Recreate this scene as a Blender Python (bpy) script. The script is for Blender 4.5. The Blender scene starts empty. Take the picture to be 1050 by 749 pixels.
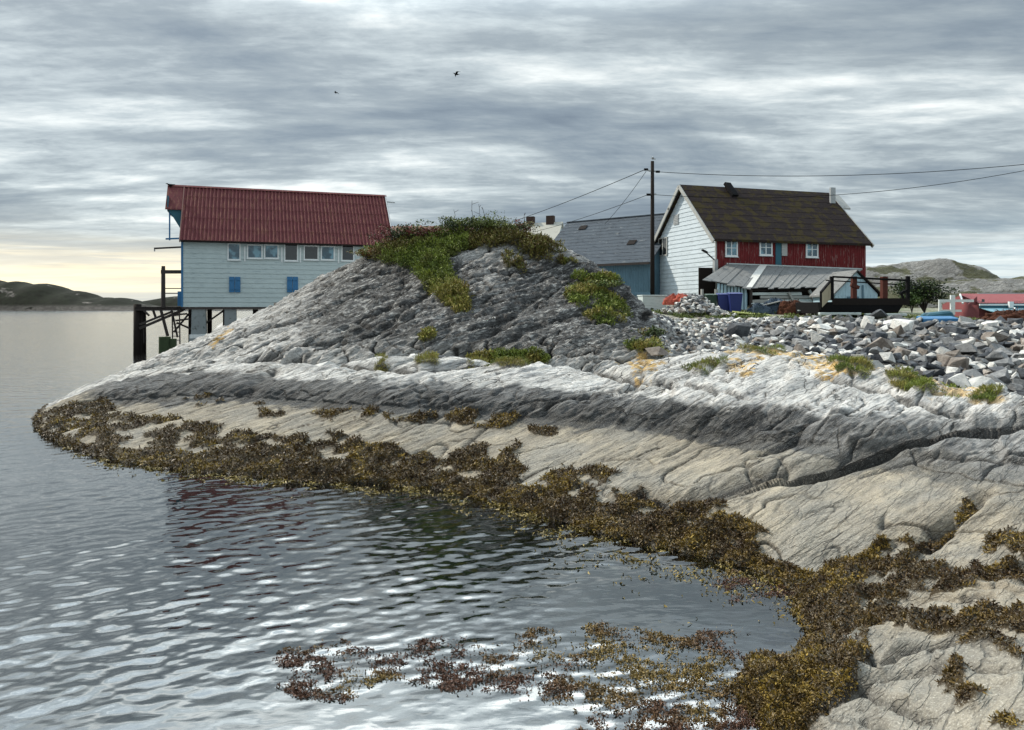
import bpy, bmesh, math, random
import numpy as np
from mathutils import Vector, Matrix
R = math.radians
random.seed(7)
rng = np.random.default_rng(11)
scene = bpy.context.scene
col = scene.collection

# ------------------------------------------------------------------ camera
F = 780.0; CX = 525.0; HY = 317.0; HC = 3.4       # focal (photo px), principal column, horizon row, eye height
cam_d = bpy.data.cameras.new('camera'); cam = bpy.data.objects.new('camera', cam_d); col.objects.link(cam)
cam.location = (0, 0, HC); cam.rotation_euler = (R(90), 0, 0)
cam_d.sensor_width = 36; cam_d.lens = 36 * F / 1050.0
cam_d.shift_y = -(374.5 - HY) / 1050.0
cam_d.clip_start = 0.1; cam_d.clip_end = 20000
scene.camera = cam
scene.view_settings.view_transform = 'Standard'; scene.view_settings.look = 'None'
scene.view_settings.exposure = 0.6; scene.view_settings.gamma = 1.0
scene.view_settings.use_curve_mapping = False
scene.render.engine = 'CYCLES'
scene.cycles.max_bounces = 6; scene.cycles.transparent_max_bounces = 8
scene.cycles.caustics_reflective = False; scene.cycles.caustics_refractive = False

# ------------------------------------------------------------------ node helper
class NT:
    def __init__(s, tree): s.t = tree; s.n = tree.nodes; s.l = tree.links
    def add(s, typ, **kw):
        nd = s.n.new(typ)
        for k, v in kw.items():
            if k.startswith('i_'):
                key = k[2:]
                key = int(key) if key.isdigit() else key
                s.set(nd.inputs[key], v)
            else: setattr(nd, k, v)
        return nd
    def set(s, sock, v):
        if isinstance(v, bpy.types.NodeSocket): s.l.new(v, sock)
        elif isinstance(v, bpy.types.Node): s.l.new(v.outputs[0], sock)
        else: sock.default_value = v
    def math(s, op, a, b=0.0, c=None, clamp=False):
        nd = s.n.new('ShaderNodeMath'); nd.operation = op; nd.use_clamp = clamp
        s.set(nd.inputs[0], a); s.set(nd.inputs[1], b)
        if c is not None: s.set(nd.inputs[2], c)
        return nd.outputs[0]
    def noise(s, vec, scale, detail=4, rough=0.55, dist=0.0, lac=2.0):
        nd = s.n.new('ShaderNodeTexNoise')
        if vec is not None: s.set(nd.inputs['Vector'], vec)
        nd.inputs['Scale'].default_value = scale; nd.inputs['Detail'].default_value = detail
        nd.inputs['Roughness'].default_value = rough; nd.inputs['Distortion'].default_value = dist
        nd.inputs['Lacunarity'].default_value = lac
        return nd.outputs[0]
    def ramp(s, fac, stops, interp='LINEAR'):
        nd = s.n.new('ShaderNodeValToRGB'); nd.color_ramp.interpolation = interp
        s.set(nd.inputs[0], fac); e = nd.color_ramp.elements
        while len(e) < len(stops): e.new(0.5)
        for el, (p, c) in zip(e, stops):
            el.position = p
            if isinstance(c, (int, float)): c = (c, c, c)
            el.color = (*c[:3], 1)
        return nd.outputs[0]
    def mix(s, f, a, b, blend='MIX'):
        nd = s.n.new('ShaderNodeMix'); nd.data_type = 'RGBA'; nd.blend_type = blend
        s.set(nd.inputs[0], f)
        for i, v in ((6, a), (7, b)):
            if isinstance(v, tuple) and len(v) == 3: v = (*v, 1)
            s.set(nd.inputs[i], v)
        return nd.outputs[2]
    def smooth(s, v, lo, hi):
        nd = s.n.new('ShaderNodeMapRange'); nd.interpolation_type = 'SMOOTHSTEP'
        s.set(nd.inputs[0], v); nd.inputs[1].default_value = lo; nd.inputs[2].default_value = hi
        return nd.outputs[0]
    def mapping(s, vec, rot=(0, 0, 0), scale=(1, 1, 1), loc=(0, 0, 0)):
        nd = s.n.new('ShaderNodeMapping'); s.set(nd.inputs[0], vec)
        nd.inputs[1].default_value = loc; nd.inputs[2].default_value = rot; nd.inputs[3].default_value = scale
        return nd.outputs[0]
    def bump(s, h, strength=0.5, dist=0.02, normal=None):
        nd = s.n.new('ShaderNodeBump'); s.set(nd.inputs['Height'], h)
        nd.inputs['Strength'].default_value = strength; nd.inputs['Distance'].default_value = dist
        if normal is not None: s.set(nd.inputs['Normal'], normal)
        return nd.outputs[0]

# ------------------------------------------------------------------ world: Nishita sky behind layered cloud
SUN_EL, SUN_AZ = 42.0, -62.0        # azimuth from +Y towards +X (deg): light from the left and a little ahead
world = bpy.data.worlds.new('World'); scene.world = world; world.use_nodes = True
W = NT(world.node_tree); W.n.clear()
sky = W.add('ShaderNodeTexSky', sky_type='NISHITA', sun_disc=False)
sky.sun_elevation = R(SUN_EL); sky.sun_rotation = R(SUN_AZ)
tc = W.add('ShaderNodeTexCoord')
sp = W.add('ShaderNodeSeparateXYZ'); W.set(sp.inputs[0], tc.outputs['Generated'])
x, y, z = sp.outputs
zc = W.math('ADD', W.math('MAXIMUM', z, 0.0), 0.10)
u = W.math('DIVIDE', x, zc); v = W.math('DIVIDE', y, zc)
cb = W.add('ShaderNodeCombineXYZ'); W.set(cb.inputs[0], u); W.set(cb.inputs[1], v)
p1 = W.mapping(cb.outputs[0], rot=(0, 0, R(8)), scale=(0.55, 0.8, 1), loc=(3.1, 0.75, 0))
n1 = W.noise(p1, 0.8, 12, 0.62, 0.45)
n2 = W.noise(W.mapping(cb.outputs[0], rot=(0, 0, R(-4)), scale=(0.30, 1.2, 1), loc=(9.0, 2.2, 4)), 2.2, 8, 0.60, 0.1)
n3 = W.noise(W.mapping(cb.outputs[0], scale=(0.5, 1.0, 1), loc=(1.0, 5.2, 2)), 6.0, 7, 0.62, 0.3)
cl = W.math('ADD', W.math('ADD', W.math('MULTIPLY', n1, 0.60), W.math('MULTIPLY', n2, 0.28)), W.math('MULTIPLY', n3, 0.20))
# cl ~ 0.52 mean
ccol = W.ramp(cl, [(0.40, (0.128, 0.160, 0.196)), (0.475, (0.190, 0.230, 0.264)), (0.535, (0.27, 0.312, 0.335)),
                   (0.585, (0.41, 0.46, 0.475)), (0.665, (0.74, 0.77, 0.75))])
# warm clear strip low on the left, pale blue strip low on the right
low = W.smooth(z, 0.13, 0.015)
left = W.smooth(W.math('DIVIDE', x, W.math('MAXIMUM', y, 0.05)), -0.14, -0.50)
band = W.ramp(z, [(0.0, (0.42, 0.48, 0.50)), (0.018, (0.80, 0.74, 0.56)), (0.035, (1.25, 1.02, 0.60)), (0.06, (1.15, 0.98, 0.66)), (0.09, (0.55, 0.56, 0.52))])
nb = W.noise(W.mapping(tc.outputs['Generated'], scale=(1.5, 1.5, 34)), 3.0, 5, 0.6)
bandc = W.mix(W.math('MULTIPLY', W.smooth(nb, 0.62, 0.40), 0.55), band, (0.40, 0.44, 0.47))
rightc = W.mix(W.smooth(nb, 0.42, 0.62), (0.36, 0.46, 0.52), (0.62, 0.68, 0.68))
hcol = W.mix(left, rightc, bandc)
c2 = W.mix(W.math('MULTIPLY', low, 0.85), ccol, hcol)
# sky boosted above the frame, mostly ahead: added light for water and rock tops
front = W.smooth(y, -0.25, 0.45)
sky_boost = W.math('MULTIPLY_ADD', W.math('MULTIPLY', W.smooth(z, 0.33, 0.60), W.math('MULTIPLY_ADD', W.math('MULTIPLY', front, W.smooth(z, 0.98, 0.70)), 5.0, 1.0)), 1.0, 1.0)
c3 = W.add('ShaderNodeVectorMath', operation='SCALE'); W.set(c3.inputs[0], c2); W.set(c3.inputs[3], W.math('MULTIPLY', sky_boost, 10.0))
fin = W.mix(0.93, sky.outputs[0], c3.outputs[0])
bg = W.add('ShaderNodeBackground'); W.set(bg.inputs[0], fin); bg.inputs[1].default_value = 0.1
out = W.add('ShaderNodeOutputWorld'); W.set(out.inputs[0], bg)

# ------------------------------------------------------------------ sun behind thin cloud
sd = bpy.data.lights.new('sun', 'SUN'); sd.energy = 3.0; sd.angle = R(3); sd.color = (1.0, 0.90, 0.76)
so = bpy.data.objects.new('sun', sd); col.objects.link(so)
d = Vector((math.sin(R(SUN_AZ)) * math.cos(R(SUN_EL)), math.cos(R(SUN_AZ)) * math.cos(R(SUN_EL)), math.sin(R(SUN_EL))))
so.rotation_euler = (-d).to_track_quat('-Z', 'Y').to_euler(); so.location = (-30, 10, 40)

# ------------------------------------------------------------------ object helpers
def tag(o, label=None, cat=None, group=None, kind=None):
    if label: o['label'] = label
    if cat: o['category'] = cat
    if group: o['group'] = group
    if kind: o['kind'] = kind
    return o
def empty(name, loc=(0, 0, 0), rz=0.0, label=None, cat=None, group=None, kind=None):
    o = bpy.data.objects.new(name, None); o.empty_display_size = 0.3; col.objects.link(o)
    o.location = loc; o.rotation_euler = (0, 0, rz)
    return tag(o, label, cat, group, kind)
def link_mesh(name, me, mat, parent=None):
    o = bpy.data.objects.new(name, me); col.objects.link(o)
    if mat: me.materials.append(mat)
    if parent: o.parent = parent
    return o
def np_mesh(name, verts, faces, smooth=True, attrs=None):
    """verts (n,3), faces (m,k) constant k"""
    me = bpy.data.meshes.new(name)
    verts = np.ascontiguousarray(verts, dtype=np.float32); faces = np.ascontiguousarray(faces, dtype=np.int32)
    m, k = faces.shape
    me.vertices.add(len(verts)); me.vertices.foreach_set('co', verts.ravel())
    me.loops.add(m * k); me.loops.foreach_set('vertex_index', faces.ravel())
    me.polygons.add(m); me.polygons.foreach_set('loop_start', np.arange(0, m * k, k, dtype=np.int32))
    me.polygons.foreach_set('loop_total', np.full(m, k, dtype=np.int32))
    me.polygons.foreach_set('use_smooth', np.full(m, smooth, dtype=bool))
    for an, av in (attrs or {}).items():
        a = me.color_attributes.new(an, 'FLOAT_COLOR', 'POINT')
        c = np.ones((len(verts), 4), dtype=np.float32); c[:, :av.shape[1]] = av
        a.data.foreach_set('color', c.ravel())
    me.update(); me.validate()
    return me
class MB:
    def __init__(s): s.v = []; s.f = []
    def quad(s, *p):
        i = len(s.v); s.v += [tuple(q) for q in p]; s.f.append(tuple(range(i, i + len(p)))); return s
    def hexa(s, P):
        """8 points: bottom 0-3, top 4-7 in the same turning order"""
        i = len(s.v); s.v += [tuple(q) for q in P]
        for a in ((0, 3, 2, 1), (4, 5, 6, 7), (0, 1, 5, 4), (1, 2, 6, 5), (2, 3, 7, 6), (3, 0, 4, 7)):
            s.f.append(tuple(i + k for k in a))
        return s
    def box(s, x0, x1, y0, y1, z0, z1):
        return s.hexa([(x0, y0, z0), (x1, y0, z0), (x1, y1, z0), (x0, y1, z0), (x0, y0, z1), (x1, y0, z1), (x1, y1, z1), (x0, y1, z1)])
    def bar(s, a, b, w, h=None, roll=0.0):
        a = Vector(a); b = Vector(b); h = h or w; d = (b - a).normalized()
        up = Vector((0, 0, 1)) if abs(d.z) < 0.95 else Vector((0, 1, 0))
        sx = d.cross(up).normalized(); sy = sx.cross(d).normalized()
        if roll: m = Matrix.Rotation(roll, 3, d); sx = m @ sx; sy = m @ sy
        c = [(-1, -1), (1, -1), (1, 1), (-1, 1)]
        P = [a + sx * (w / 2 * i) + sy * (h / 2 * j) for i, j in c] + [b + sx * (w / 2 * i) + sy * (h / 2 * j) for i, j in c]
        return s.hexa(P)
    def tube(s, a, b, r0, r1=None, n=10):
        a = Vector(a); b = Vector(b); r1 = r0 if r1 is None else r1; d = (b - a).normalized()
        up = Vector((0, 0, 1)) if abs(d.z) < 0.95 else Vector((0, 1, 0))
        sx = d.cross(up).normalized(); sy = sx.cross(d)
        i = len(s.v)
        for P, r in ((a, r0), (b, r1)):
            for k in range(n):
                t = 2 * math.pi * k / n; s.v.append(tuple(P + sx * (r * math.cos(t)) + sy * (r * math.sin(t))))
        for k in range(n):
            s.f.append((i + k, i + (k + 1) % n, i + n + (k + 1) % n, i + n + k))
        s.f.append(tuple(i + k for k in range(n))[::-1]); s.f.append(tuple(i + n + k for k in range(n)))
        return s
    def prism(s, poly, y0, y1):
        """poly of (x, z), extruded along y"""
        i = len(s.v); n = len(poly)
        s.v += [(p[0], y0, p[1]) for p in poly] + [(p[0], y1, p[1]) for p in poly]
        s.f.append(tuple(range(i, i + n))); s.f.append(tuple(range(i + n, i + 2 * n))[::-1])
        for k in range(n): s.f.append((i + k, i + n + k, i + n + (k + 1) % n, i + (k + 1) % n))
        return s
    def prism_x(s, poly, x0, x1):
        """poly of (y, z), extruded along x"""
        i = len(s.v); n = len(poly)
        s.v += [(x0, p[0], p[1]) for p in poly] + [(x1, p[0], p[1]) for p in poly]
        s.f.append(tuple(range(i, i + n))); s.f.append(tuple(range(i + n, i + 2 * n))[::-1])
        for k in range(n): s.f.append((i + k, i + n + k, i + n + (k + 1) % n, i + (k + 1) % n))
        return s
    def build(s, name, mat, parent=None, bevel=0.0, smooth=False):
        me = bpy.data.meshes.new(name); me.from_pydata(s.v, [], s.f)
        bm = bmesh.new(); bm.from_mesh(me)
        bmesh.ops.recalc_face_normals(bm, faces=bm.faces)
        if bevel: bmesh.ops.bevel(bm, geom=list(bm.edges), offset=bevel, segments=1, affect='EDGES', clamp_overlap=True)
        bm.to_mesh(me); bm.free()
        if smooth:
            for p in me.polygons: p.use_smooth = True
        return link_mesh(name, me, mat, parent)

def at(px, Y, py=None, z=None):
    """world point seen at photo column px at distance Y (height from row py, or given)"""
    return Vector(((px - CX) / F * Y, Y, z if z is not None else HC - (py - HY) / F * Y))
def copy_tree(o, parent=None):
    c = o.copy(); col.objects.link(c); c.parent = parent
    for ch in list(o.children): copy_tree(ch, c)
    return c

# ------------------------------------------------------------------ numpy noise
_perm = rng.permutation(256).astype(np.int64); _perm = np.concatenate([_perm, _perm, _perm])
_g = rng.normal(size=(256, 3)); _g /= np.linalg.norm(_g, axis=1)[:, None]
def perlin(P):
    P = np.asarray(P, dtype=np.float64); i = np.floor(P).astype(np.int64); f = P - i; i &= 255
    u = f * f * f * (f * (f * 6 - 15) + 10); r = 0
    for dx in (0, 1):
        for dy in (0, 1):
            for dz in (0, 1):
                h = _perm[_perm[_perm[(i[:, 0] + dx) & 255] + ((i[:, 1] + dy) & 255)] + ((i[:, 2] + dz) & 255)]
                g = _g[h]
                dt = g[:, 0] * (f[:, 0] - dx) + g[:, 1] * (f[:, 1] - dy) + g[:, 2] * (f[:, 2] - dz)
                w = (u[:, 0] if dx else 1 - u[:, 0]) * (u[:, 1] if dy else 1 - u[:, 1]) * (u[:, 2] if dz else 1 - u[:, 2])
                r = r + w * dt
    return r * 1.5
def fbm(P, scale, octs=4, rough=0.5, ridge=False, off=0.0):
    P = P * scale + off; a = 1.0; t = 0; s = 0
    for k in range(octs):
        n = perlin(P)
        if ridge: n = 1 - 2 * np.abs(n)
        t = t + a * n; s += a; a *= rough; P = P * 2.03 + 17.3
    return t / s
def sstep(x, a, b):
    t = np.clip((x - a) / (b - a), 0, 1); return t * t * (3 - 2 * t)
def in_poly(x, y, poly):
    c = np.zeros(x.shape, bool); n = len(poly)
    for i in range(n):
        x1, y1 = poly[i]; x2, y2 = poly[(i + 1) % n]
        if y1 == y2: continue
        m = ((y1 > y) != (y2 > y)) & (x < (x2 - x1) * (y - y1) / (y2 - y1) + x1)
        c ^= m
    return c

# ================================================================== TERRAIN (one sheet: sea bed, shore rock, knoll, yard)
def L(knots, px):
    k = np.array(knots, float); return np.interp(px, k[:, 0], k[:, 1])
def LY(knots, px): return L([(a, b) for a, b, *_ in knots], px)
def gsm(a, s):
    r = int(s * 3); k = np.exp(-0.5 * (np.arange(-r, r + 1) / s) ** 2); k /= k.sum()
    return np.convolve(np.pad(a, r, mode='edge'), k, 'valid')
NC = 900
PXc = np.concatenate([np.linspace(-420, -60, 60, endpoint=False), np.linspace(-60, 1110, NC - 140, endpoint=False), np.linspace(1110, 1600, 80)])
def zy(py, Y): return HC - (py - HY) * Y / F
def line(kn, mode):
    """kn: list of (px, Y, val); mode z or py -> arrays Y, z on PXc"""
    Y = L([(a, b) for a, b, c in kn], PXc)
    zz = L([(a, (zy(c, b) if mode == 'py' else c)) for a, b, c in kn], PXc)
    return gsm(Y, 7), gsm(zz, 7)
lines = []
lines.append(line([(-420, 2.2, -1.2), (740, 2.2, -1.0), (840, 2.2, -0.2), (900, 2.2, .3), (1050, 2.2, .85), (1600, 2.2, 1.4)], 'z'))
lines.append(line([(-420, 6.3, -1.2), (250, 6.3, -.9), (500, 6.3, -.6), (700, 6.3, -.35), (780, 6.3, -.1), (830, 6.3, 0.02), (860, 6.3, .22), (950, 6.3, .5), (1050, 6.3, .78), (1600, 6.3, 1.3)], 'z'))
lines.append(line([(-420, 7.6, -1.2), (500, 7.6, -.9), (700, 7.6, -.4), (740, 7.6, -.3), (800, 7.6, -.14), (825, 7.6, -.05), (860, 7.6, .12), (920, 7.6, .3), (1050, 7.6, .72), (1600, 7.6, 1.2)], 'z'))
shore = [(-420, 26), (10, 24), (44, 20.4), (100, 17.6), (130, 16.8), (180, 16.2), (250, 15.6), (320, 15.2), (400, 14.8), (450, 14.5), (500, 13.7), (560, 12.5), (620, 11.5), (680, 10.9), (740, 10.3), (780, 9.95), (820, 9.5), (860, 9.5), (920, 9.3), (980, 9.2), (1050, 9.2), (1600, 9.0)]
shz = lambda p: float(np.interp(p, [-420, 16, 34, 800, 820, 860, 920, 980, 1050, 1600], [-1.2, -.9, 0, 0, .04, .15, .28, .52, .85, 1.3]))
lines.append(line([(p, Y - 1.1, (-.5 if p < 700 else float(np.interp(p, [700, 760, 800, 860, 920, 980, 1050, 1600], [-.4, -.22, -.12, .1, .26, .5, .8, 1.25])))) for p, Y in shore], 'z'))
lines.append(line([(p, Y, shz(p)) for p, Y in shore], 'z'))
lines.append(line([(-420, 27, -1.1), (10, 25, -.9), (44, 21.3, .22), (100, 21.4, .36), (130, 21.0, .38), (180, 19.6, .38), (250, 17.9, .36), (320, 17.2, .36), (400, 16.4, .36), (450, 15.8, .35), (500, 14.9, .35), (560, 13.8, .35), (620, 12.7, .35), (680, 12.0, .35), (740, 11.3, .36), (800, 10.5, .42), (860, 10.3, .45), (920, 10.1, .6), (980, 9.9, .75), (1050, 9.8, 1.0), (1600, 9.6, 1.4)], 'z'))
l5 = [(100, 23.5, .55), (130, 22.6, .7), (180, 22.1, .85), (250, 21.0, .95), (320, 19.7, 1.0), (400, 18.3, 1.02), (500, 17.3, 1.0), (560, 16.6, 1.0), (620, 15.9, 1.0), (740, 14.1, 1.0), (800, 13.3, 1.02), (860, 12.5, 1.05), (920, 11.9, 1.08), (1050, 10.9, 1.15), (1600, 10.6, 1.5)]
lines.append(line([(-420, 28, -1.1), (10, 26, -.9), (44, 22.6, .2)] + l5, 'z'))
lines.append(line([(-420, 28.5, -1.1), (10, 26.5, -.9), (44, 23.2, .12), (100, 24.0, .72), (130, 23.2, .92), (180, 22.7, 1.1)] +
                  [(p, np.interp(p, [a[0] for a in l5], [a[1] for a in l5]) + .45, zy(q, np.interp(p, [a[0] for a in l5], [a[1] for a in l5]) + .45)) for p, q in
                   [(250, 396), (320, 400), (400, 404), (500, 408), (560, 411), (620, 414), (740, 420), (860, 436), (950, 448), (1050, 462)]] + [(1600, 11.1, 1.8)], 'z'))
l7 = [(100, 26, .66), (130, 25.5, .95), (180, 24.5, 1.23), (250, 23.4, zy(382, 23.4)), (320, 22, zy(378, 22)), (400, 21.5, zy(375, 21.5)), (500, 21.3, zy(373, 21.3)), (560, 20.6, zy(376, 20.6)), (620, 20, zy(384, 20)), (680, 20.3, zy(371, 20.3)), (740, 19.8, zy(363, 19.8)), (800, 18.8, zy(362, 18.8)), (860, 17.3, zy(373, 17.3)), (920, 15.8, zy(389, 15.8)), (980, 14.6, zy(402, 14.6)), (1050, 13.4, zy(415, 13.4)), (1600, 12.5, 2.1)]
lines.append(line([(-420, 29.5, -1.1), (10, 27.5, -.9), (44, 24.6, .05)] + l7, 'z'))
lines.append(line([(-420, 30.3, -1.1), (10, 28.3, -.9), (44, 25.6, -.05)] + [(p, Y + 0.9, z + float(np.interp(p, [250, 330, 640, 680, 760, 1050], [.12, -.25, -.25, -.25, -.15, -.25]))) for p, Y, z in l7], 'z'))
def Y9(p): return float(np.interp(p, [a[0] for a in l7], [a[1] for a in l7])) + 1.9
lines.append(line([(-420, 31.3, -1.1), (10, 29.3, -.9), (44, 26.6, -.2)] + [(p, Y9(p), zy(q, Y9(p))) for p, q in [(100, 398.5), (130, 389), (180, 376), (250, 364), (320, 361), (400, 358), (450, 356), (500, 353), (560, 356), (620, 361), (660, 357)]] +
                  [(700, Y9(700), 1.85), (800, Y9(800), 1.9), (900, Y9(900), 1.6), (980, Y9(980), 1.3), (1050, Y9(1050), 1.2), (1600, 14.5, 1.3)], 'z'))
lines.append(line([(-420, 33, -1.1), (10, 31, -.9), (44, 29, -.6)] + [(p, 28.0 - max(0, p - 560) * .012, zy(q, 28.0 - max(0, p - 560) * .012)) for p, q in [(100, 399), (130, 384), (180, 362), (250, 338), (320, 319), (400, 297), (450, 287), (500, 284), (560, 291), (620, 306), (650, 327), (675, 350)]] +
                  [(720, 25.2, 1.95), (800, 24, 1.75), (950, 21.8, 1.25), (1050, 19.5, 1.05), (1600, 18, 1.2)], 'z'))
crest = [(100, 398), (130, 381), (150, 375), (180, 361), (200, 353), (250, 330), (300, 304), (340, 281), (380, 265), (400, 257), (440, 246), (480, 241), (520, 243), (550, 250), (580, 259), (610, 273), (640, 296), (660, 317), (690, 347)]
lines.append(line([(-420, 38, -1.2), (10, 36, -1), (70, 34, -.5)] + [(p, float(np.interp(p, [130, 400, 500, 600, 690], [34, 33, 32, 30, 27.5])), zy(q, float(np.interp(p, [130, 400, 500, 600, 690], [34, 33, 32, 30, 27.5])))) for p, q in crest] +
                  [(720, 32, 2.65), (800, 33, 2.75), (1050, 32, 2.65), (1600, 31, 2.8)], 'z'))
lines.append(line([(-420, 42, -1.3), (180, 39, -1), (260, 38, -.4), (320, 38, 1.6), (400, 38, 5.2), (500, 37, 5.9), (580, 36, 4.7), (640, 36, 3.4), (700, 37, 2.95), (920, 37, 2.9), (1000, 37, 2.7), (1600, 37, 2.7)], 'z'))
lines.append(line([(-420, 47, -1.5), (300, 45, -1), (400, 44, 2.0), (500, 44, 3.2), (700, 44, 3.3), (900, 44, 3.15), (1000, 44, 2.75), (1600, 44, 2.7)], 'z'))
lines.append(line([(-420, 58, -1.8), (300, 57, -1.2), (350, 57, .8), (420, 57, 2.6), (500, 56, 3.6), (700, 55, 3.95), (900, 55, 3.3), (1000, 55, 2.7), (1600, 55, 2.6)], 'z'))
lines.append(line([(-420, 85, -2), (280, 82, -1.5), (340, 82, .6), (500, 82, 3.6), (1600, 80, 3.3)], 'z'))
lines.append(line([(-420, 190, -2.2), (420, 190, -2), (520, 190, 2.0), (1600, 190, 3.0)], 'z'))
lines.append(line([(-420, 420, -4), (1600, 420, -4)], 'z'))
KY = np.array([a for a, b in lines]); KZ = np.array([b for a, b in lines])       # (nlines, NC)
assert (np.diff(KY, axis=0) > 0.05).all(), np.argwhere(np.diff(KY, axis=0) <= 0.05)[:5]
steps = [70, 60, 36, 44, 76, 104, 34, 66, 24, 28, 66, 60, 22, 14, 14, 12, 12, 6]
def pchip(K, steps):
    n = K.shape[0]; dl = np.diff(K, axis=0); m = np.zeros_like(K)
    m[1:-1] = np.where(dl[1:] * dl[:-1] > 0, 2 * dl[1:] * dl[:-1] / (dl[1:] + dl[:-1] + 1e-12 * np.sign(dl[1:] + dl[:-1] + 1e-30)), 0)
    m[0] = dl[0]; m[-1] = dl[-1]
    outp = []
    for i in range(n - 1):
        t = np.arange(steps[i])[:, None] / steps[i]
        outp.append((2 * t**3 - 3 * t**2 + 1) * K[i] + (t**3 - 2 * t**2 + t) * m[i] + (-2 * t**3 + 3 * t**2) * K[i + 1] + (t**3 - t**2) * m[i + 1])
    outp.append(K[-1:]); return np.concatenate(outp)
GY = pchip(KY, steps); GZ = pchip(KZ, steps)
NR = GY.shape[0]
rowbase = np.concatenate([[0], np.cumsum(steps)])
GPX = np.broadcast_to(PXc, GY.shape)
GX = (GPX - CX) / F * GY
# foreground weed-covered hummock and small skerry under the boathouse
def mound(x0, y0, rx, ry, h):
    q = ((GX - x0) / rx) ** 2 + ((GY - y0) / ry) ** 2
    return h * np.exp(-q)
GZ = GZ + mound(2.35, 7.0, .5, .8, .20) + mound(-26.5, 70, 3.2, 3.0, 3.4) + mound(-22.5, 74, 3.5, 4, 4.2) * (GY < 90)
# screen rows of the smooth surface (used only to look up which patch of rock lies where)
GPY = HY + (HC - GZ) / GY * F
P0 = np.stack([GX, GY, GZ], -1).reshape(-1, 3)
fpx = GPX.reshape(-1).copy(); fpy = GPY.reshape(-1).copy(); fY = GY.reshape(-1)
row = np.repeat(np.arange(NR), NC)
wob = fbm(P0, 0.9, 3) ; wob2 = fbm(P0 + 31.7, 0.9, 3)
amp = 7.0
qx = fpx + wob * amp * 22 / np.maximum(fY, 8); qy = fpy + wob2 * amp * 12 / np.maximum(fY, 8)
def polymask(polys, r0=0, r1=99):
    m = np.zeros(len(fpx), bool)
    for p in polys: m |= in_poly(qx, qy, p)
    a, b = rowbase[min(r0, len(rowbase) - 1)], rowbase[min(r1, len(rowbase) - 1)]
    return (m & (row >= a) & (row <= b)).astype(float)
def blur(m, n=2):
    m = m.reshape(NR, NC)
    for _ in range(n):
        m = np.pad(m, 1, mode='edge'); m = (m[:-2, 1:-1] + m[2:, 1:-1] + m[1:-1, :-2] + m[1:-1, 2:] + 4 * m[1:-1, 1:-1]) / 8
    return m.reshape(-1)
weed_polys = [
 [(2, 445), (10, 428), (50, 416), (95, 399), (112, 394), (108, 412), (130, 428), (180, 430), (230, 437), (290, 450), (330, 446), (380, 456), (420, 466), (450, 466), (470, 462), (500, 455), (535, 458), (545, 474), (600, 483), (655, 492), (664, 506), (700, 514), (735, 514), (762, 535), (790, 547), (818, 566), (850, 574), (880, 568), (900, 552), (925, 552), (950, 572), (965, 600), (960, 630), (900, 650), (840, 645), (818, 606), (700, 582), (560, 548), (440, 514), (250, 502), (100, 488), (5, 462)],
 [(752, 655), (790, 638), (830, 598), (900, 590), (960, 585), (1010, 600), (960, 650), (890, 645), (868, 668), (900, 668), (895, 700), (860, 735), (835, 746), (800, 725), (780, 695)],
 [(935, 608), (960, 588), (1000, 598), (1020, 560), (1060, 545), (1060, 600), (1010, 618), (960, 632)],
 [(925, 655), (960, 640), (1060, 640), (1060, 660), (960, 660)],
 [(1000, 668), (1060, 665), (1060, 760), (1000, 752), (955, 725), (985, 695)],
 [(186, 412), (232, 406), (252, 411), (205, 418)], [(258, 416), (285, 411), (292, 428), (268, 430)], [(318, 425), (380, 419), (402, 428), (345, 433)],
 [(438, 428), (482, 420), (532, 429), (522, 440), (480, 439)], [(543, 439), (572, 440), (570, 448), (548, 447)], [(395, 430), (440, 428), (436, 436), (400, 437)],
 [(560, 545 - 70), (600, 480), (650, 488), (640, 500), (570, 492)], [(690, 515), (720, 508), (745, 515), (720, 522)],
 [(500, 452), (530, 452), (545, 470), (510, 480), (478, 466)], [(990, 512), (1004, 510), (1000, 520), (945, 572), (932, 566), (975, 530)],
]
weed = polymask(weed_polys, 0, 6)
hole = fbm(P0 * [1, 1, 0] + 5.5, 1.6, 4)
land_patch = (fpy < np.interp(fpx, [30, 440, 560, 700, 820], [455, 486, 508, 536, 590]) - 2)
weed *= 1 - np.where(fpx > 885, sstep(hole, -.08, .08), sstep(hole, -.02, .10)) * np.where(fpx > 885, 1.0, np.where(land_patch, 1.0, 0.25))
weed = np.maximum(weed, ((P0[:, 2] < 0.06) & (fY < 30)) * 1.0 * sstep(P0[:, 2], -.5, -.05))
weed = np.maximum(weed, (((P0[:, 0] - 2.3) / .95) ** 2 + ((P0[:, 1] - 6.9) / 1.0) ** 2 < 1) * (fpx < 850) * 1.0)
weed = blur(weed, 1)
grass_polys = [
 [(372, 268), (395, 272), (425, 277), (436, 298), (450, 312), (468, 324), (482, 322), (474, 300), (460, 285), (458, 268), (476, 258), (500, 257), (520, 254), (552, 259), (566, 262), (545, 230), (380, 228)],
 [(580, 283), (600, 287), (628, 285), (630, 292), (614, 300), (634, 312), (646, 328), (636, 334), (612, 330), (594, 322), (580, 308), (588, 300), (602, 296)],
 [(532, 260), (560, 257), (580, 263), (590, 274), (575, 272), (545, 267)], [(516, 270), (535, 273), (536, 281), (520, 281)],
 [(640, 352), (655, 364), (684, 366), (668, 352)], [(432, 346), (444, 344), (444, 352), (434, 352)],
]
grass = polymask(grass_polys, 9, 14)
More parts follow.
